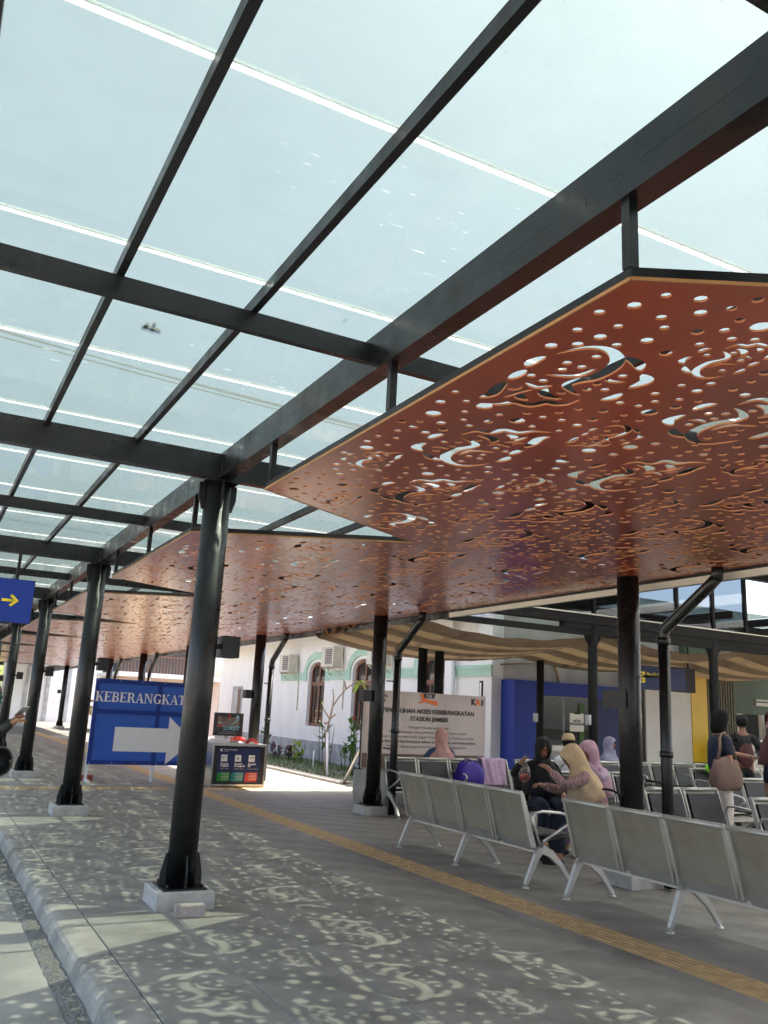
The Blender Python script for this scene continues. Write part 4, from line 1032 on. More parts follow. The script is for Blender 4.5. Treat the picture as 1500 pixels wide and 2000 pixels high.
# ------------------------------------------------------------------ waste bin and ticket board
wb = thing('waste_bin', 'steel waste bin with three coloured sorting labels', 'bin', (5.5, 16.0, 0))
x0, x1, yf, yb = 4.97, 6.02, 15.75, 16.25
part('body', 'pad', wb, x0+.03, x1-.03, yf+.01, yb, .06, .72)
for x in (x0, x1-.0295): part('side_frame', 'steel', wb, x, x+.0295, yf-.01, yb+.01, 0, .74)
part('top', 'steel', wb, x0-.01, x1+.01, yf-.02, yb+.02, .7405, .78); part('bottom_frame', 'steel', wb, x0+.03, x1-.03, yf-.01, yb, .02, .0595)
part('poster', 'navy', wb, x0+.11, x1-.11, yf+.004, yf+.0095, .10, .70)
for i, (c, n1, n2) in enumerate((('green_print', 'Sampah\nOrganik', 'Organic Waste'), ('teal_print', 'Sampah\nAnorganik', 'Inorganic Waste'), ('red_print', 'Sampah\nB3', 'Dangerous Waste'))):
    xa = x0 + .125 + .268*i
    bm = bm_new(); r_ = .05
    pts = [(xa, yf+.0005, .105), (xa+.20, yf+.0005, .105)] + [(xa+.20+.04*math.sin(a*.4), yf+.0005, .145-.04*math.cos(a*.4)) for a in range(5)] + [(xa+.24, yf+.0005, .27), (xa+.05, yf+.0005, .27)] + [(xa+.05-.05*math.sin(a*.4), yf+.0005, .22+.05*math.cos(a*.4)) for a in range(5)]
    poly(bm, pts, (0, .003, 0)); obj('label', bm, c, wb, True)
    pc = part('pictogram', 'white', wb, xa+.05, xa+.17, yf+.0005, yf+.0035, .46, .58)
    for q in range(4):
        rr = random.Random(i*9+q); bm = bm_new(); xx = xa+.075+rr.uniform(0,.07); zz = .485+rr.uniform(0,.065); a = rr.uniform(0,3); d = Vector((math.cos(a)*.018, 0, math.sin(a)*.018))
        tube(bm, [Vector((xx, yf, zz))-d, Vector((xx, yf, zz))+d], .005, 5); obj('pictogram_mark', bm, 'black_print', pc)
    text(n1, .05, (xa+.045, yf, .405), E_, Z_, 'white', wb, sp=.75, bold=.001)
    text(n2, .028, (xa+.045, yf, .325), E_, Z_, 'plinth', wb)
    for q in range(5): part('small_print', 'offwhite', wb, xa+.07+.02*(q%2), xa+.225, yf-.001, yf+.0002, .245-.026*q, .251-.026*q)
text('Tempat Sampah', .04, (x0+.21, yf-.001, .66), E_, Z_, 'white', wb); text('Trash Bin', .022, (x0+.21, yf-.001, .635), E_, Z_, 'plinth', wb)
part('pictogram', 'white', wb, x0+.15, x0+.19, yf+.0005, yf+.0035, .64, .685)
bm = bm_new(); ellip(bm, (5.48, 16.0, .782), .17, .15, .055, 16, 8); obj('lid', bm, 'steel', wb, True)
bm = bm_new(); tube(bm, [(5.78,16.0,.70),(5.79,15.98,.79)], .001, 3); bm.free()
dsc = bm_new(); tube(dsc, [(5.80,15.98,.74),(5.80,16.02,.74)], .14, 20); obj('lid', dsc, 'red', wb, True)
dsc = bm_new(); tube(dsc, [(5.80,15.965,.74),(5.80,15.979,.74)], .08, 20); obj('lid_centre', dsc, 'cream', wb, True)
bk = thing('cardboard_stack', 'flat white papers lying on the left end of the waste bin', 'papers', (5.12, 16.0, .781))
for q in range(4): part('sheet', 'white_wall', bk, 4.98+.02*q, 5.30+.01*q, 15.8+.02*q, 16.2, .7812+.018*q, .796+.018*q)
tk = thing('ticket_board', 'dark ticket counter board with a pale blue arrow above the bin', 'sign', (5.5, 16.35, 0))
Rv = Vector((1, 0, -.03)).normalized()
part('pole', 'cream', tk, 5.36, 5.43, 16.33, 16.36, .1, .9); part('foot', 'cream', tk, 5.2, 5.6, 16.28, 16.5, 0, .02)
part('board', 'screen', tk, 5.12, 5.70, 16.29, 16.325, .90, 1.33); part('picture', 'board_brown', tk, 5.19, 5.62, 16.285, 16.2895, 1.06, 1.26)
text('LOKET', .10, (5.31, 16.281, 1.01), E_, Z_, 'cyan_print', tk, bold=.003, sx=1.05)
text('TICKET COUNTER\nLOKET PENJUALAN TIKET', .03, (5.41, 16.281, .965), E_, Z_, 'plinth', tk, align='CENTER')
bm = bm_new()
pts = [(5.42+.16*math.sin(a*.16), 16.282, 1.12+.12*(1-math.cos(a*.16))) for a in range(0, 10)]
tube(bm, pts, [.004+.0015*i for i in range(10)], 6); poly(bm, [(5.53,16.283,1.24),(5.62,16.283,1.24),(5.58,16.283,1.30)], (0,-.003,0)); obj('arrow', bm, 'cyan_print', tk, True)
part('logo', 'red_print', tk, 5.38, 5.44, 16.282, 16.2848, 1.23, 1.29); part('logo', 'black_print', tk, 5.34, 5.50, 16.2835, 16.2848, 1.24, 1.28)
text('KAI', .045, (5.19, 16.281, 1.13), E_, Z_, 'white', tk); part('logo', 'red_print', tk, 5.2, 5.27, 16.282, 16.2848, 1.07, 1.11)
# loose paving block by the first column
bm = bm_new(); cbox(bm, -.105, .105, -.05, .05, 0, .075, .006); 
o = obj('paving_block', bm, 'paver'); o.location = (LX-.02, LY0-.38, .003); o.rotation_euler = (0,0,R(-8)); tag(o, 'loose pinkish paving block lying against the nearest column footing', 'block')

# ------------------------------------------------------------------ benches
PW = .578
def bench_meshes():
    d = {}
    def bk(z): return .14 - (z-.30)*.30          # depth of the back sheet at height z
    bm = bm_new()                                    # backrest, spans 0..PW in x; front is -y
    n = 8; rows = []
    for j in range(n+1):
        z = .40 + .40*j/n; rows.append([])
        for i in range(7):
            x = .035 + (PW-.07)*i/6; c = .030*math.sin(math.pi*i/6)
            rows[-1].append((x, -(bk(z) - c + .01*math.sin(math.pi*j/n)), z))
    for off in (0, .006):
        vs = [[bm.verts.new((p[0], p[1]+off, p[2])) for p in r_] for r_ in rows]
        for a, b in zip(vs, vs[1:]):
            for i in range(6): bm.faces.new((a[i], a[i+1], b[i+1], b[i])).smooth = True
    d['backrest'] = to_mesh('backrest', bm, 'metal')
    bm = bm_new(); tube(bm, [(.012, -bk(.815)+.004, .815), (PW-.012, -bk(.815)+.004, .815)], .021, 10); d['top_roll'] = to_mesh('top_roll', bm, 'metal_lt')
    for nm_, x in (('side_frame', .014), ('side_frame_b', PW-.036)):
        bm = bm_new(); poly(bm, [(x, -bk(.34)-.03, .34), (x, -bk(.34)+.03, .34), (x, -bk(.81)+.016, .81), (x, -bk(.81)-.026, .81)], (.022, 0, 0))
        d[nm_] = to_mesh('side_frame', bm, 'metal_lt')
    bm = bm_new(); poly(bm, [(.037, -bk(.30)-.04, .31), (.037, -bk(.30)-.034, .306), (.037, -bk(.405)+.006, .402), (.037, -bk(.405), .408)], (PW-.074, 0, 0)); d['lower_sheet'] = to_mesh('lower_sheet', bm, 'metal_lt')
    bm = bm_new(); n = 8; vs = []
    prof = [(-.17,.345),(-.21,.375),(-.30,.392),(-.40,.402),(-.52,.418),(-.60,.425),(-.635,.412),(-.64,.38)]
    for off in (0, .006): 
        vs = [[bm.verts.new((x, y, z+off)) for x in (.035, PW/2, PW-.035)] for y, z in prof]
        for a, b in zip(vs, vs[1:]):
            for i in range(2): bm.faces.new((a[i], a[i+1], b[i+1], b[i])).smooth = True
    d['seat'] = to_mesh('seat', bm, 'metal')
    bm = bm_new(); cbox(bm, .06, PW-.06, -.60, -.22, .428, .452, .012); d['seat_pad'] = to_mesh('seat_pad', bm, 'pad')
    bm = bm_new(); poly(bm, [(.05, -bk(.45)-.022, .46), (.05, -bk(.45)-.05, .46), (.05, -bk(.78)-.05, .775), (.05, -bk(.78)-.022, .775)], (PW-.1, 0, 0)); d['back_pad'] = to_mesh('back_pad', bm, 'pad')
    bm = bm_new()
    def limb(pts, w0, w1, hgt):
        pr = None
        for i, (y, z) in enumerate(pts):
            t = i/(len(pts)-1); ww = w0+(w1-w0)*t; hh = hgt[0]+(hgt[1]-hgt[0])*t
            dy, dz = (pts[min(i+1,len(pts)-1)][0]-pts[max(i-1,0)][0], pts[min(i+1,len(pts)-1)][1]-pts[max(i-1,0)][1]); L = math.hypot(dy, dz); ny, nz = -dz/L*hh, dy/L*hh
            ring = [bm.verts.new((-ww, y+ny, z+nz)), bm.verts.new((ww, y+ny, z+nz)), bm.verts.new((ww, y-ny, z-nz)), bm.verts.new((-ww, y-ny, z-nz))]
            if pr:
                for k in range(4): bm.faces.new((pr[k], pr[(k+1)%4], ring[(k+1)%4], ring[k]))
            else: bm.faces.new(ring[::-1])
            pr = ring
        bm.faces.new(pr)
    limb([(-.20,.33),(-.15,.27),(-.09,.15),(-.03,.035)], .022, .016, (.035,.016))
    limb([(-.20,.3305),(-.30,.29),(-.42,.19),(-.54,.035)], .0215, .0155, (.04,.016))
    d['leg_frame'] = to_mesh('leg_frame', bm, 'chrome')
    bm = bm_new(); tube(bm, [(0,-.025,0),(0,-.025,.012),(0,-.025,.013),(0,-.025,.04)], [.036,.03,.014,.014], 12); d['glide_foot_b'] = to_mesh('glide_foot', bm, 'chrome')
    bm = bm_new(); tube(bm, [(0,-.55,0),(0,-.55,.012),(0,-.55,.013),(0,-.55,.04)], [.036,.03,.014,.014], 12); d['glide_foot'] = to_mesh('glide_foot', bm, 'chrome')
    bm = bm_new(); tube(bm, [(0,-.19,.36),(0,-.13,.50),(0,-.10,.60),(0,-.13,.645),(0,-.22,.655),(0,-.42,.64),(0,-.52,.62),(0,-.555,.585),(0,-.52,.54),(0,-.36,.46),(0,-.22,.39)], .014, 8); d['armrest'] = to_mesh('armrest', bm, 'chrome')
    return d
BM = bench_meshes()
beams = {}
def bench(label, x, y, rz, n=4, arms=(), pads=True):
    t = thing('waiting_bench', label, 'bench', (x, y, 0), rz, 'metal waiting benches')
    if n not in beams:
        bm = bm_new(); box(bm, .02, PW*n-.02, -.24, -.19, .285, .335); beams[n] = to_mesh('seat_beam', bm, 'chrome')
    link('seat_beam', beams[n], t)
    for i in range(n):
        for nm in ('backrest', 'top_roll', 'side_frame', 'side_frame_b', 'lower_sheet', 'seat') + (('seat_pad', 'back_pad') if pads else ()):
            o = link(nm.replace('_b', '') if nm.endswith('_b') else nm, BM[nm], t); o.location.x = PW*i
    lg = [0, n//2, n] if n > 2 else [0, n]
    for i in lg:
        a = link('leg_frame', BM['leg_frame'], t); a.location.x = PW*i
        link('glide_foot', BM['glide_foot'], a); link('glide_foot', BM['glide_foot_b'], a)
    for i in arms:
        a = link('armrest', BM['armrest'], t); a.location.x = PW*i
    return t
Q = R(90)
# two benches seen from behind: local x runs along -Y after rotation by -90? front (-y) must face +X
bench('bench seen from behind, the left one of the two near the tactile strip', 5.07, 6.59, Q, 4, (0, 4))
bench('bench seen from behind at the right edge of the picture', 5.12, 3.78, Q, 4, (4,))
bench('bench facing the camera with the purple bag, in front of the pink banner', 6.38, 11.75, 0, 4, (0, 2, 4))
bench('bench in the row right of the purple bag, behind the woman in black', 8.95, 11.9, 0, 4, (0, 4))
bench('bench in the back row behind the big hall column', 11.5, 12.0, 0, 4, (0, 2, 4))
bench('bench carrying the woman in black with the plastic bag', 6.95, 9.35, 0, 4, (2, 4))
bench('bench in front of the standing woman with the brown bag', 9.75, 8.55, 0, 4, (0, 2))
bench('bench just behind the right end of the near right bench', 7.0, 7.05, 0, 2, (2,))
bench('bench at the right edge, half cut off, in front of the standing woman', 7.45, 6.05, 0, 3, (0, 3))
bench('bench under the neon green vest in the right background', 11.6, 10.6, 0, 4, (0,))

# ------------------------------------------------------------------ people
def skinned(verts, edges, radii, root=0, sub=2):
    bm = bm_new(); ly = bm.verts.layers.skin.verify(); vs = []
    for i, (v, r) in enumerate(zip(verts, radii)):
        q = bm.verts.new(v); q[ly].radius = r if isinstance(r, tuple) else (r, r); q[ly].use_root = (i == root); vs.append(q)
    for a, b in edges: bm.edges.new((vs[a], vs[b]))
    me = bpy.data.meshes.new('tmp'); bm.to_mesh(me); bm.free()
    o = bpy.data.objects.new('tmp', me); COL.objects.link(o)
    o.modifiers.new('skin', 'SKIN').use_smooth_shade = True
    s = o.modifiers.new('sub', 'SUBSURF'); s.levels = sub; s.render_levels = sub
    dg = bpy.context.evaluated_depsgraph_get()
    out = bpy.data.meshes.new_from_object(o.evaluated_get(dg))
    bpy.data.objects.remove(o); bpy.data.meshes.remove(me)
    for p in out.polygons: p.use_smooth = True
    return out
def ik(a, c, l1, l2, bend):
    d = c - a; L = min(d.length, (l1+l2)*.995); d = d.normalized()
    x = (l1*l1 - l2*l2 + L*L)/(2*L); h = math.sqrt(max(0, l1*l1 - x*x))
    b = bend - d*bend.dot(d); b.normalize()
    return a + d*x + b*h, a + d*L
def person(label, loc, yaw, sit=True, lean=0, wl=None, wr=None, top='c_black', bottom='c_black', head='hijab', hm='c_black', skin='skin', hp=0, hy=0, sleeves=True, sleeve_mat=None, veil=1.0, glasses=False, mask=False, shoes='c_black', hs=1.0, group='people at the station'):
    t = thing('person', label, 'person', loc, yaw, group)
    pz = .50 if sit else .93
    P = Vector((0, 0, pz)); sdir = Vector((0, -math.sin(lean), math.cos(lean))); fr = Vector((0, -math.cos(lean), -math.sin(lean)))
    belly = P + sdir*.16; chest = P + sdir*.34; nb = P + sdir*.48
    hq = Matrix.Rotation(hy, 3, 'Z') @ Matrix.Rotation(lean*.6 + hp, 3, 'X')
    neck = nb + sdir*.05; hc = nb + sdir*.07 + hq @ Vector((0, -.015, .125))
    V_ = [P, belly, chest, nb, neck, hc]; Rr = [.12, (.115,.14), (.11,.15), .06, .05, .055]; Ee = [(0,1),(1,2),(2,3),(3,4),(4,5)]
    arms = {}
    for s, tg in ((1, wl), (-1, wr)):
        sh = nb - sdir*.045 + Vector((s*.165, 0, 0))
        tgt = Vector(tg) if tg else (Vector((s*.13, -.36, pz+.10)) if sit else Vector((s*.24, -.04, .82)))
        el, wrp = ik(sh, tgt, .27, .25, Vector((s*.7, .45, -.8)))
        k = len(V_); V_ += [sh, el, wrp, wrp + (wrp-el).normalized()*.06]; Rr += [.05, .038, .026, (.018,.032)]; Ee += [(3,k),(k,k+1),(k+1,k+2),(k+2,k+3)]
        arms[s] = (sh, el, wrp)
    legs = {}
    for s in (1, -1):
        if sit: hip, kn, an, toe = Vector((s*.085,-.02,pz-.02)), Vector((s*.11,-.43,pz-.01)), Vector((s*.12,-.42,.085)), Vector((s*.13,-.57,.03))
        else: hip, kn, an, toe = Vector((s*.085,0,pz-.07)), Vector((s*.10,-.03,.50)), Vector((s*.11,.02,.085)), Vector((s*.13,-.13,.03))
        k = len(V_); V_ += [hip, kn, an, toe]; Rr += [.085, .058, .04, .028]; Ee += [(0,k),(k,k+1),(k+1,k+2),(k+2,k+3)]; legs[s] = (hip, kn, an, toe)
    bm = bm_new(); me = skinned(V_, Ee, Rr); bm.from_mesh(me); bpy.data.meshes.remove(me)
    # hands: five fingers rooted in the palm
    for s in (1, -1):
        sh, el, wrp = arms[s]; d = (wrp-el).normalized(); u = d.cross(Vector((0,0,1)));
        u = u.normalized() if u.length > .1 else Vector((1,0,0)); n_ = u.cross(d).normalized()
        pal = wrp + d*.055
        for i, (off, L) in enumerate(((-.027,.062),(-.009,.074),(.009,.070),(.026,.054))):
            b0 = pal + u*off; tube(bm, [b0, b0 + d*L*.5 - n_*.010, b0 + d*L*.85 - n_*.034, b0 + d*L*.9 - n_*.05], [.0095,.009,.008,.006], 6)
        b0 = wrp + d*.02 + u*(.022*-s); tube(bm, [b0, b0 + d*.03 - u*.022*s - n_*.01, b0 + d*.06 - u*.024*s - n_*.025], [.012,.010,.007], 6)
    # head with a face
    ellip(bm, hc, .074*hs, .092*hs, .112*hs, 18, 14, hq)
    ellip(bm, hc + hq @ Vector((0,-.030,-.065))*hs, .052*hs, .058*hs, .045*hs, 12, 8, hq)
    ellip(bm, hc + hq @ Vector((0,-.098,-.018))*hs, .013, .018, .024, 8, 6, hq)
    for s in (1, -1):
        ellip(bm, hc + hq @ Vector((s*.030,-.083,.012))*hs, .013, .008, .006, 8, 6, hq, 1)
        ellip(bm, hc + hq @ Vector((s*.031,-.084,.032))*hs, .017, .006, .004, 8, 4, hq, 1)
        ellip(bm, hc + hq @ Vector((s*.074,.008,-.005))*hs, .010, .018, .028, 8, 6, hq)
    ellip(bm, hc + hq @ Vector((0,-.088,-.062))*hs, .022, .008, .006, 8, 4, hq, 2)
    me = bpy.data.meshes.new('body'); bm.to_mesh(me); bm.free()
    for m_ in (skin, 'hair', 'c_maroon'): me.materials.append(M[m_])
    link('body', me, t)
    # clothes
    sv = [P - sdir*.03, belly, chest, nb - sdir*.01, nb + sdir*.025]; sr = [(.15,.165), (.145,.165), (.14,.175), .085, .066]; se = [(0,1),(1,2),(2,3),(3,4)]
    for s in (1, -1):
        sh, el, wrp = arms[s]; k = len(sv)
        pts = [sh, el, el.lerp(wrp, .92)] if sleeves else [sh, sh.lerp(el, .85)]
        sv += pts; sr += [.075, .058, .045] if sleeves else [.075, .07]; se += [(2 if False else 3, k)] + [(k+i, k+i+1) for i in range(len(pts)-1)]
    o = link('top', skinned(sv, se, sr), t); o.data.materials.clear(); o.data.materials.append(M[top])
    tv = [P + Vector((0,0,.06)), P + Vector((0,.0,-.02))]; trr = [(.150,.16), (.150,.165)]; te = [(0,1)]
    for s in (1, -1):
        hip, kn, an, toe = legs[s]; k = len(tv); tv += [hip, kn, an + Vector((0,0,.03))]; trr += [.105, .082, .068]; te += [(1,k),(k,k+1),(k+1,k+2)]
    o = link('trousers', skinned(tv, te, trr), t); o.data.materials.clear(); o.data.materials.append(M[bottom])
    for s in (1, -1):
        hip, kn, an, toe = legs[s]; bm = bm_new(); c = an.lerp(toe, .5); ellip(bm, (c.x, c.y, .042), .045, .125, .042, 12, 8); obj('shoe', bm, shoes, t)
    def loft(rings, nm, m_, nseg=28, fold=.0):
        bm = bm_new(); pr = None
        for (c, q_, rx, ry, gap) in rings:
            row = []
            for i in range(nseg+1):
                a = -math.pi/2 + R(gap) + (2*math.pi - 2*R(gap))*i/nseg
                f_ = 1 + fold*math.sin(a*7 + c.z*21)*min(1, max(0, (hc.z - .05 - c.z)/.15))
                row.append(bm.verts.new(c + q_ @ Vector((rx*f_*math.cos(a), ry*f_*math.sin(a), 0))))
            if pr:
                for i in range(nseg): bm.faces.new((pr[i], pr[i+1], row[i+1], row[i])).smooth = True
            pr = row
        o = obj(nm, bm, m_, t); sd_ = o.modifiers.new('thick', 'SOLIDIFY'); sd_.thickness = .006; sd_.offset = 1
        return o
    if head == 'hijab':
        tq = Matrix.Rotation(lean, 3, 'X'); rg = []
        for z, y, rx, ry, g in ((.138,.012,.004,.004,0),(.130,.010,.045,.05,0),(.105,.006,.078,.092,0),(.072,.002,.092,.110,4),(.045,0,.098,.116,30),(.0,.004,.100,.118,38),(-.045,.006,.098,.114,35),(-.08,.006,.094,.108,24),(-.105,.004,.088,.104,4)):
            rg.append((hc + hq @ Vector((0, y, z)), hq, rx*1.03, ry*1.03, g))
        for z, y, rx, ry in ((-.02,-.012,.10,.112),(-.07,-.01,.15,.125),(-.12,-.015,.20,.15),(-.20,-.02,.222,.178),(-.28*veil,-.02,.228,.188),(-.36*veil,-.02,.236,.196)):
            rg.append((nb + sdir*(z+.055) + fr*(-y), tq, rx, ry, 0))
        loft(rg, 'hijab', hm, 44, .055)
    elif head == 'hair':
        rg = []
        for z, y, rx, ry, g in ((.132,.012,.004,.004,0),(.128,.010,.03,.035,0),(.115,.010,.056,.066,0),(.09,.010,.078,.092,0),(.055,.012,.088,.103,10),(.02,.016,.092,.106,40),(-.04,.022,.096,.106,50),(-.09,.028,.098,.102,56),(-.13,.034,.092,.092,60),(-.165,.04,.078,.075,62),(-.18,.045,.05,.05,64)):
            rg.append((hc + hq @ Vector((0, y, z)), hq, rx, ry, g))
        loft(rg, 'hair', 'hair', 26)
    elif head == 'cap':
        rg = []
        for z, y, rx, ry in ((.128,.006,.004,.004),(.122,.005,.05,.055),(.10,.003,.075,.088),(.06,0,.086,.102),(.03,0,.088,.106)):
            rg.append((hc + hq @ Vector((0, y, z)), hq, rx, ry, 0))
        cp = loft(rg, 'cap', hm, 24)
        bm = bm_new(); pts = [hc + hq @ Vector((.075*math.cos(R(a)), -.085 - .085*math.sin(R(a)) if 0 < a < 180 else -.07, .034 - .012*math.sin(R(a)))) for a in range(0, 181, 20)]
        poly(bm, pts, hq @ Vector((0,0,.006))); obj('visor', bm, hm, t)
        rg = [(hc + hq @ Vector((0, y, z)), hq, rx, ry, g) for z, y, rx, ry, g in ((.04,.004,.080,.098,50),(-.01,.008,.080,.097,62),(-.055,.02,.066,.08,80))]
        loft(rg, 'hair', 'hair', 20)
    if glasses:
        bm = bm_new()
        for s in (1, -1): tube(bm, [hc + hq @ Vector((s*.031 + .022*math.cos(a*math.pi/6), -.104, .010 + .017*math.sin(a*math.pi/6))) for a in range(13)], .0025, 5)
        tube(bm, [hc + hq @ Vector((-.009,-.106,.013)), hc + hq @ Vector((.009,-.106,.013))], .0025, 5)
        obj('glasses', bm, 'dark', t)
    if mask:
        bm = bm_new(); ellip(bm, hc + hq @ Vector((0,-.060,-.055))*hs, .060, .052, .045, 14, 10, hq); obj('face_mask', bm, 'c_mauve', t)
    return t, {'hc': hc, 'hq': hq, 'arms': arms, 'nb': nb, 'P': P, 'mw': Matrix.Translation(loc) @ Matrix.Rotation(yaw, 4, 'Z')}
def yaw_to(dx, dy): return math.atan2(dy, dx) + math.pi/2      # turns the front (-Y) towards (dx, dy)

def seat_at(bx_, by_, rz, i):
    p = Matrix.Rotation(rz, 3, 'Z') @ Vector((PW*(i+.5), -.28, 0)); return (bx_ + p.x, by_ + p.y, -.02)
p1, i1 = person('woman in a black hijab and glasses holding up a clear plastic bag', seat_at(6.95, 9.35, 0, 0), yaw_to(-.35, -1), True, .10, wl=(.16, -.40, .62), wr=(-.34, -.26, .98), top='c_black', bottom='c_navy', hm='c_black', hp=.35, hy=-.1, glasses=True, veil=1.25, shoes='c_beige')
p2, i2 = person('woman in a beige hijab bending forward with raised hands', (6.72, 7.48, -.02), yaw_to(-.85, .40), True, .30, wl=(.06, -.52, .98), wr=(-.10, -.56, .80), top='c_floral', bottom='c_navy', hm='c_beige', hp=.40, veil=.95, glasses=True)
p3, i3 = person('person in a mauve hijab behind the woman in beige', (7.30, 8.10, -.02), yaw_to(-.9, -.2), True, .16, wl=(.10, -.36, 1.06), top='c_lilac', bottom='c_lilac', hm='c_mauve', hp=.25)
p4, i4 = person('person in a tan cap and white shirt seen from behind', seat_at(6.95, 9.35, 0, 2)[:2] + (0,), yaw_to(.35, 1), True, .12, top='c_white', bottom='c_denim', head='cap', hm='c_tan', sleeves=False, skin='skin_d')
p4.location = (8.32, 9.75, .02)
p5, i5 = person('person in a dusty pink hijab sitting with back turned before the banner', (7.80, 12.35, -.04), yaw_to(.25, 1), True, .05, wl=(.30, -.30, .75), wr=(-.2, -.36, .62), top='c_denim', bottom='c_denim', hm='c_pink', hp=.1)
p6, i6 = person('person in a grey lavender hijab half hidden by the big hall column', (11.55, 12.5, -.06), yaw_to(.4, -1), True, .05, top='c_lav', bottom='c_navy', hm='c_lav')
p7, i7 = person('standing woman in a navy shirt and cream trousers looking at a phone', (9.30, 8.0, 0), yaw_to(.9, -.25), False, .04, wl=(.10, -.46, 1.16), wr=(-.20, -.05, .86), top='c_navy', bottom='c_cream', head='hair', hp=.1, sleeves=False, skin='skin')
p8, i8 = person('standing person in black with a dark cap and brown pack at the kiosk', (11.85, 9.7, 0), yaw_to(.75, 1), False, .03, wl=(.3, -.3, 1.1), wr=(-.3, -.3, 1.1), top='c_black', bottom='c_black', head='cap', hm='c_black', skin='skin_d', hs=.95)
p9, i9 = person('person with a pink face mask at the very right edge of the picture', (9.02, 6.88, 0), yaw_to(-1, .35), False, .03, top='c_navy', bottom='c_navy', head='hijab', hm='c_maroon', mask=True)
p7.scale = (1.0, 1.0, 1.0)
p10, i10 = person('person in a black jacket and visor helmet at the left edge, thumbing a phone', (.50, 9.45, -.13), yaw_to(1, -.25), False, .10, wl=(.10, -.40, 1.36), wr=(-.08, -.42, 1.33), top='c_black', bottom='c_black', head=None, hp=.35)
def held(name, bm, m, label, cat, group=None): return tag(obj(name, bm, m), label, cat, group)
# rider's helmet (worn) and a spare one hanging from the forearm
W10 = i10['mw']; hcw = W10 @ i10['hc']; hq10 = W10.to_3x3() @ i10['hq']
def helmet(label, c, rot, vis):
    t = thing('helmet', label, 'helmet', c, 0, 'motorcycle helmets')
    bm = bm_new(); ellip(bm, (0,0,.015), .128, .150, .140, 24, 16, rot)
    kill = [v for v in bm.verts if (rot.transposed() @ (v.co - Vector((0,0,.015)))).z < -.095 or ((rot.transposed() @ v.co).y < -.085 and -.07 < (rot.transposed() @ v.co).z < .055)]
    bmesh.ops.delete(bm, geom=kill, context='VERTS')
    o = obj('shell', bm, 'helmet', t); sm = o.modifiers.new('thick', 'SOLIDIFY'); sm.thickness = .018; sm.offset = -1
    bm = bm_new(); ellip(bm, (0,0,.012), .108, .130, .120, 18, 12, rot)
    kill = [v for v in bm.verts if (rot.transposed() @ v.co).z < -.085 or ((rot.transposed() @ v.co).y < -.08 and (rot.transposed() @ v.co).z < .05)]
    bmesh.ops.delete(bm, geom=kill, context='VERTS'); obj('lining', bm, 'pad', t)
    if vis:
        bm = bm_new(); rows = []
        for z, yo in ((.06,-.005),(0,-.03),(-.06,-.045),(-.11,-.04)):
            rows.append([bm.verts.new(rot @ Vector((.135*math.sin(R(a)), yo - .145*math.cos(R(a)), z))) for a in range(-70, 71, 10)])
        for a, b in zip(rows, rows[1:]):
            for i in range(len(a)-1): bm.faces.new((a[i], a[i+1], b[i+1], b[i])).smooth = True
        o = obj('visor', bm, 'visor', t); o.modifiers.new('thick', 'SOLIDIFY').thickness = .003
    return t
helmet('helmet with a clear visor worn by the person at the left edge', hcw, hq10, True)
helmet('olive grey helmet hanging below the phone at the left edge', Vector((.84, 9.55, .80)), Matrix.Rotation(R(-60), 3, 'X'), False)
bm = bm_new(); el = W10 @ i10['arms'][1][1]; tube(bm, [el + Vector((.04,-.02,-.03)), Vector((.85, 9.52, 1.0)), Vector((.84, 9.55, .93))], .008, 5); held('helmet_strap', bm, 'pad', 'black strap from the forearm to the hanging helmet', 'strap')
def phone(info, s, label, m='phone'):
    sh, el, wrp = info['arms'][s]; d = (wrp-el).normalized(); mw = info['mw']
    c = mw @ (wrp + d*.11 + Vector((0,0,.02))); dd = mw.to_3x3() @ d; u, v = frame_of(dd); bm = bm_new()
    if abs(u.z) > abs(v.z): u, v = v, u
    a = c - dd*.07 - u*.036; poly(bm, [a, a + dd*.15, a + dd*.15 + u*.072, a + u*.072], v*.009)
    held('phone', bm, m, label, 'phone', 'phones held in hands')
phone(i10, 1, 'silver phone held by the person at the left edge')
phone(i7, 1, 'pale phone held by the standing woman')
# woman's shoulder bag
t = thing('shoulder_bag', 'big brown shoulder bag worn by the standing woman', 'bag', (9.30, 8.0, .9), i7['mw'].to_euler().z)
bm = bm_new(); rows = []; n = 24
for tz, ky, kx in ((0,.62,.6),(.05,.85,.85),(.2,1.0,1.0),(.5,.98,1.0),(.8,.84,.75),(1.0,.72,.45)):
    rows.append([bm.verts.new((-.20 + .075*kx*(1+.08*math.sin(5*a+tz*7))*max(-1,min(1,1.3*math.cos(a))), .04 + .21*ky*(1+.03*math.sin(7*a))*max(-1,min(1,1.2*math.sin(a))), -.16 + .40*tz - .05*(math.sin(a)**2)*(tz > .7) + .012*math.sin(4*a+tz*9))) for a in [2*math.pi*i_/n for i_ in range(n)]])
for a, b in zip(rows, rows[1:]):
    for i_ in range(n): bm.faces.new((a[i_], a[(i_+1)%n], b[(i_+1)%n], b[i_])).smooth = True
bm.faces.new(rows[-1]); bm.faces.new(rows[0][::-1]); obj('pouch', bm, 'c_brown', t)
bm = bm_new(); tube(bm, [(-.21,-.10,.20),(-.225,-.06,.36),(-.19,-.01,.50),(-.13,.02,.535),(-.17,.09,.48),(-.22,.13,.34),(-.21,.16,.20)], .020, 6); obj('strap', bm, 'c_brown', t)
t = thing('backpack', 'reddish brown backpack on the person in black at the kiosk', 'bag', i8['mw'].translation + Vector((0,0,1.0)), i8['mw'].to_euler().z)
bm = bm_new(); ellip(bm, (0, .17, .10), .12, .07, .19, 16, 10); obj('pouch', bm, 'c_maroon', t)
bm = bm_new(); tube(bm, [(.1,.17,.28),(.13,.05,.44),(.13,-.12,.36)], .015, 6); obj('strap', bm, 'c_black', t)
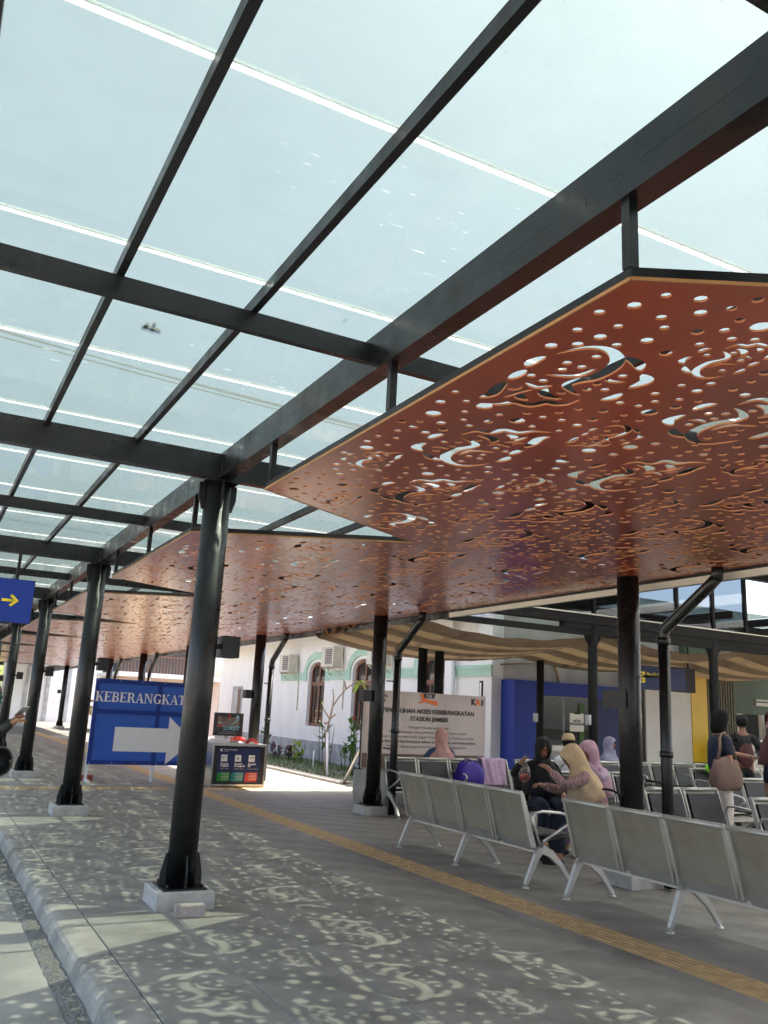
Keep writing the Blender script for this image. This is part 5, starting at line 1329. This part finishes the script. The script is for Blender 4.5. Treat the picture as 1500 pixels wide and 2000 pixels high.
# plastic bag held up
sh, el, wrp = i1['arms'][-1]; hw_ = i1['mw'] @ (wrp + (wrp-el).normalized()*.09)
t = thing('plastic_bag', 'clear plastic bag with reddish fruit held by the woman in black', 'bag', hw_ - Vector((0,0,.30)))
bm = bm_new(); tube(bm, [(0,0,.0),(0,0,.03),(.0,0,.10),(.01,0,.18),(0,0,.26),(0,0,.33)], [.02,.065,.08,.05,.014,.022], 14); obj('film', bm, 'plastic_bag', t)
for q in range(4):
    bm = bm_new(); ellip(bm, (.035*math.cos(q*1.6), .035*math.sin(q*1.6), .055+.02*(q%2)), .035, .035, .033, 10, 8); obj('fruit', bm, 'red_print', t)
bm = bm_new(); c = Vector((6.72, 7.3, .66)); tube(bm, [c + Vector((.19*math.cos(a*.4)*.7, -.19*math.cos(a*.4)*.7, .13*math.sin(a*.4))) for a in range(-1, 9)], .013, 6); held('bag_strap', bm, 'c_black', 'black curved bag strap over the back of the woman in beige', 'strap')
# things on the benches
def soft_bag(name, x, y, z, sx, sy, sz, m, label, handles=True):
    t = thing(name, label, 'bag', (x, y, z), 0); bm = bm_new(); rd = random.Random(int(x*31)); rows = []; n = 20
    for tz, k in ((0,.85),(.08,1.0),(.35,1.05),(.65,.98),(.85,.85),(1.0,.66)):
        rows.append([bm.verts.new((sx*k*(1+.05*math.sin(5*a+tz*6))*max(-1,min(1,1.25*math.cos(a))), sy*k*(1+.07*math.sin(4*a+2+tz*5))*max(-1,min(1,1.25*math.sin(a))), sz*tz + .02*math.sin(3*a)*(tz > .8))) for a in [2*math.pi*i/n for i in range(n)]])
    for a, b in zip(rows, rows[1:]):
        for i in range(n): bm.faces.new((a[i], a[(i+1)%n], b[(i+1)%n], b[i])).smooth = True
    bm.faces.new(rows[-1]); bm.faces.new(rows[0][::-1]); obj('pouch', bm, m, t)
    if handles:
        for s in (-1, 1):
            bm = bm_new(); tube(bm, [(-sx*.5, s*sy*.4, sz*.95), (-sx*.35, s*sy*.3, sz*1.16), (-sx*.05, s*sy*.2, sz*1.12), (sx*.1, s*sy*.4, sz*.95)], .009, 5); obj('handle', bm, m, t)
soft_bag('purple_bag', 7.72, 11.40, .453, .21, .12, .34, 'c_purple', 'bright purple-blue carrier bag on the bench before the banner')
# lilac garment over the bench back
bm = bm_new(); nx_, ny_ = 18, 16; rows = []
for i in range(nx_+1):
    x = 8.05 + .44*i/nx_; row = []
    for j in range(ny_+1):
        s_ = j/ny_; fold = .010*math.sin(i*.55+.6) + .006*math.sin(i*1.37+j*.45)
        if s_ < .6: p = (x, 11.50 + fold - .02 + .12*s_, .44 + .42*s_/.6)
        else: p = (x, 11.58 + .10*min(1, (s_-.6)/.15), .86 - max(0, s_-.75)*1.0 + .3*fold)
        row.append(bm.verts.new(p))
    rows.append(row)
for a, b in zip(rows, rows[1:]):
    for j in range(ny_): bm.faces.new((a[j], b[j], b[j+1], a[j+1])).smooth = True
o = held('garment', bm, 'c_lilac', 'lilac jacket hung over the bench back beside the purple bag', 'jacket'); o.modifiers.new('thick', 'SOLIDIFY').thickness = .02
# neon green vest heaped on a bench back
bm = bm_new(); ellip(bm, (12.15, 10.45, .83), .33, .10, .13, 20, 12)
for v in bm.verts: v.co.z += .025*math.sin(v.co.x*17) + .012*math.sin(v.co.x*41)
o = held('safety_vest', bm, 'c_neon', 'neon green safety vest heaped on a bench back', 'vest')
part('reflective_strip', 'c_white', o, 12.05, 12.13, 10.33, 10.36, .80, .96)
soft_bag('black_bag', 7.92, 9.0, .453, .18, .12, .36, 'c_black', 'black bag beside the woman in the black hijab')
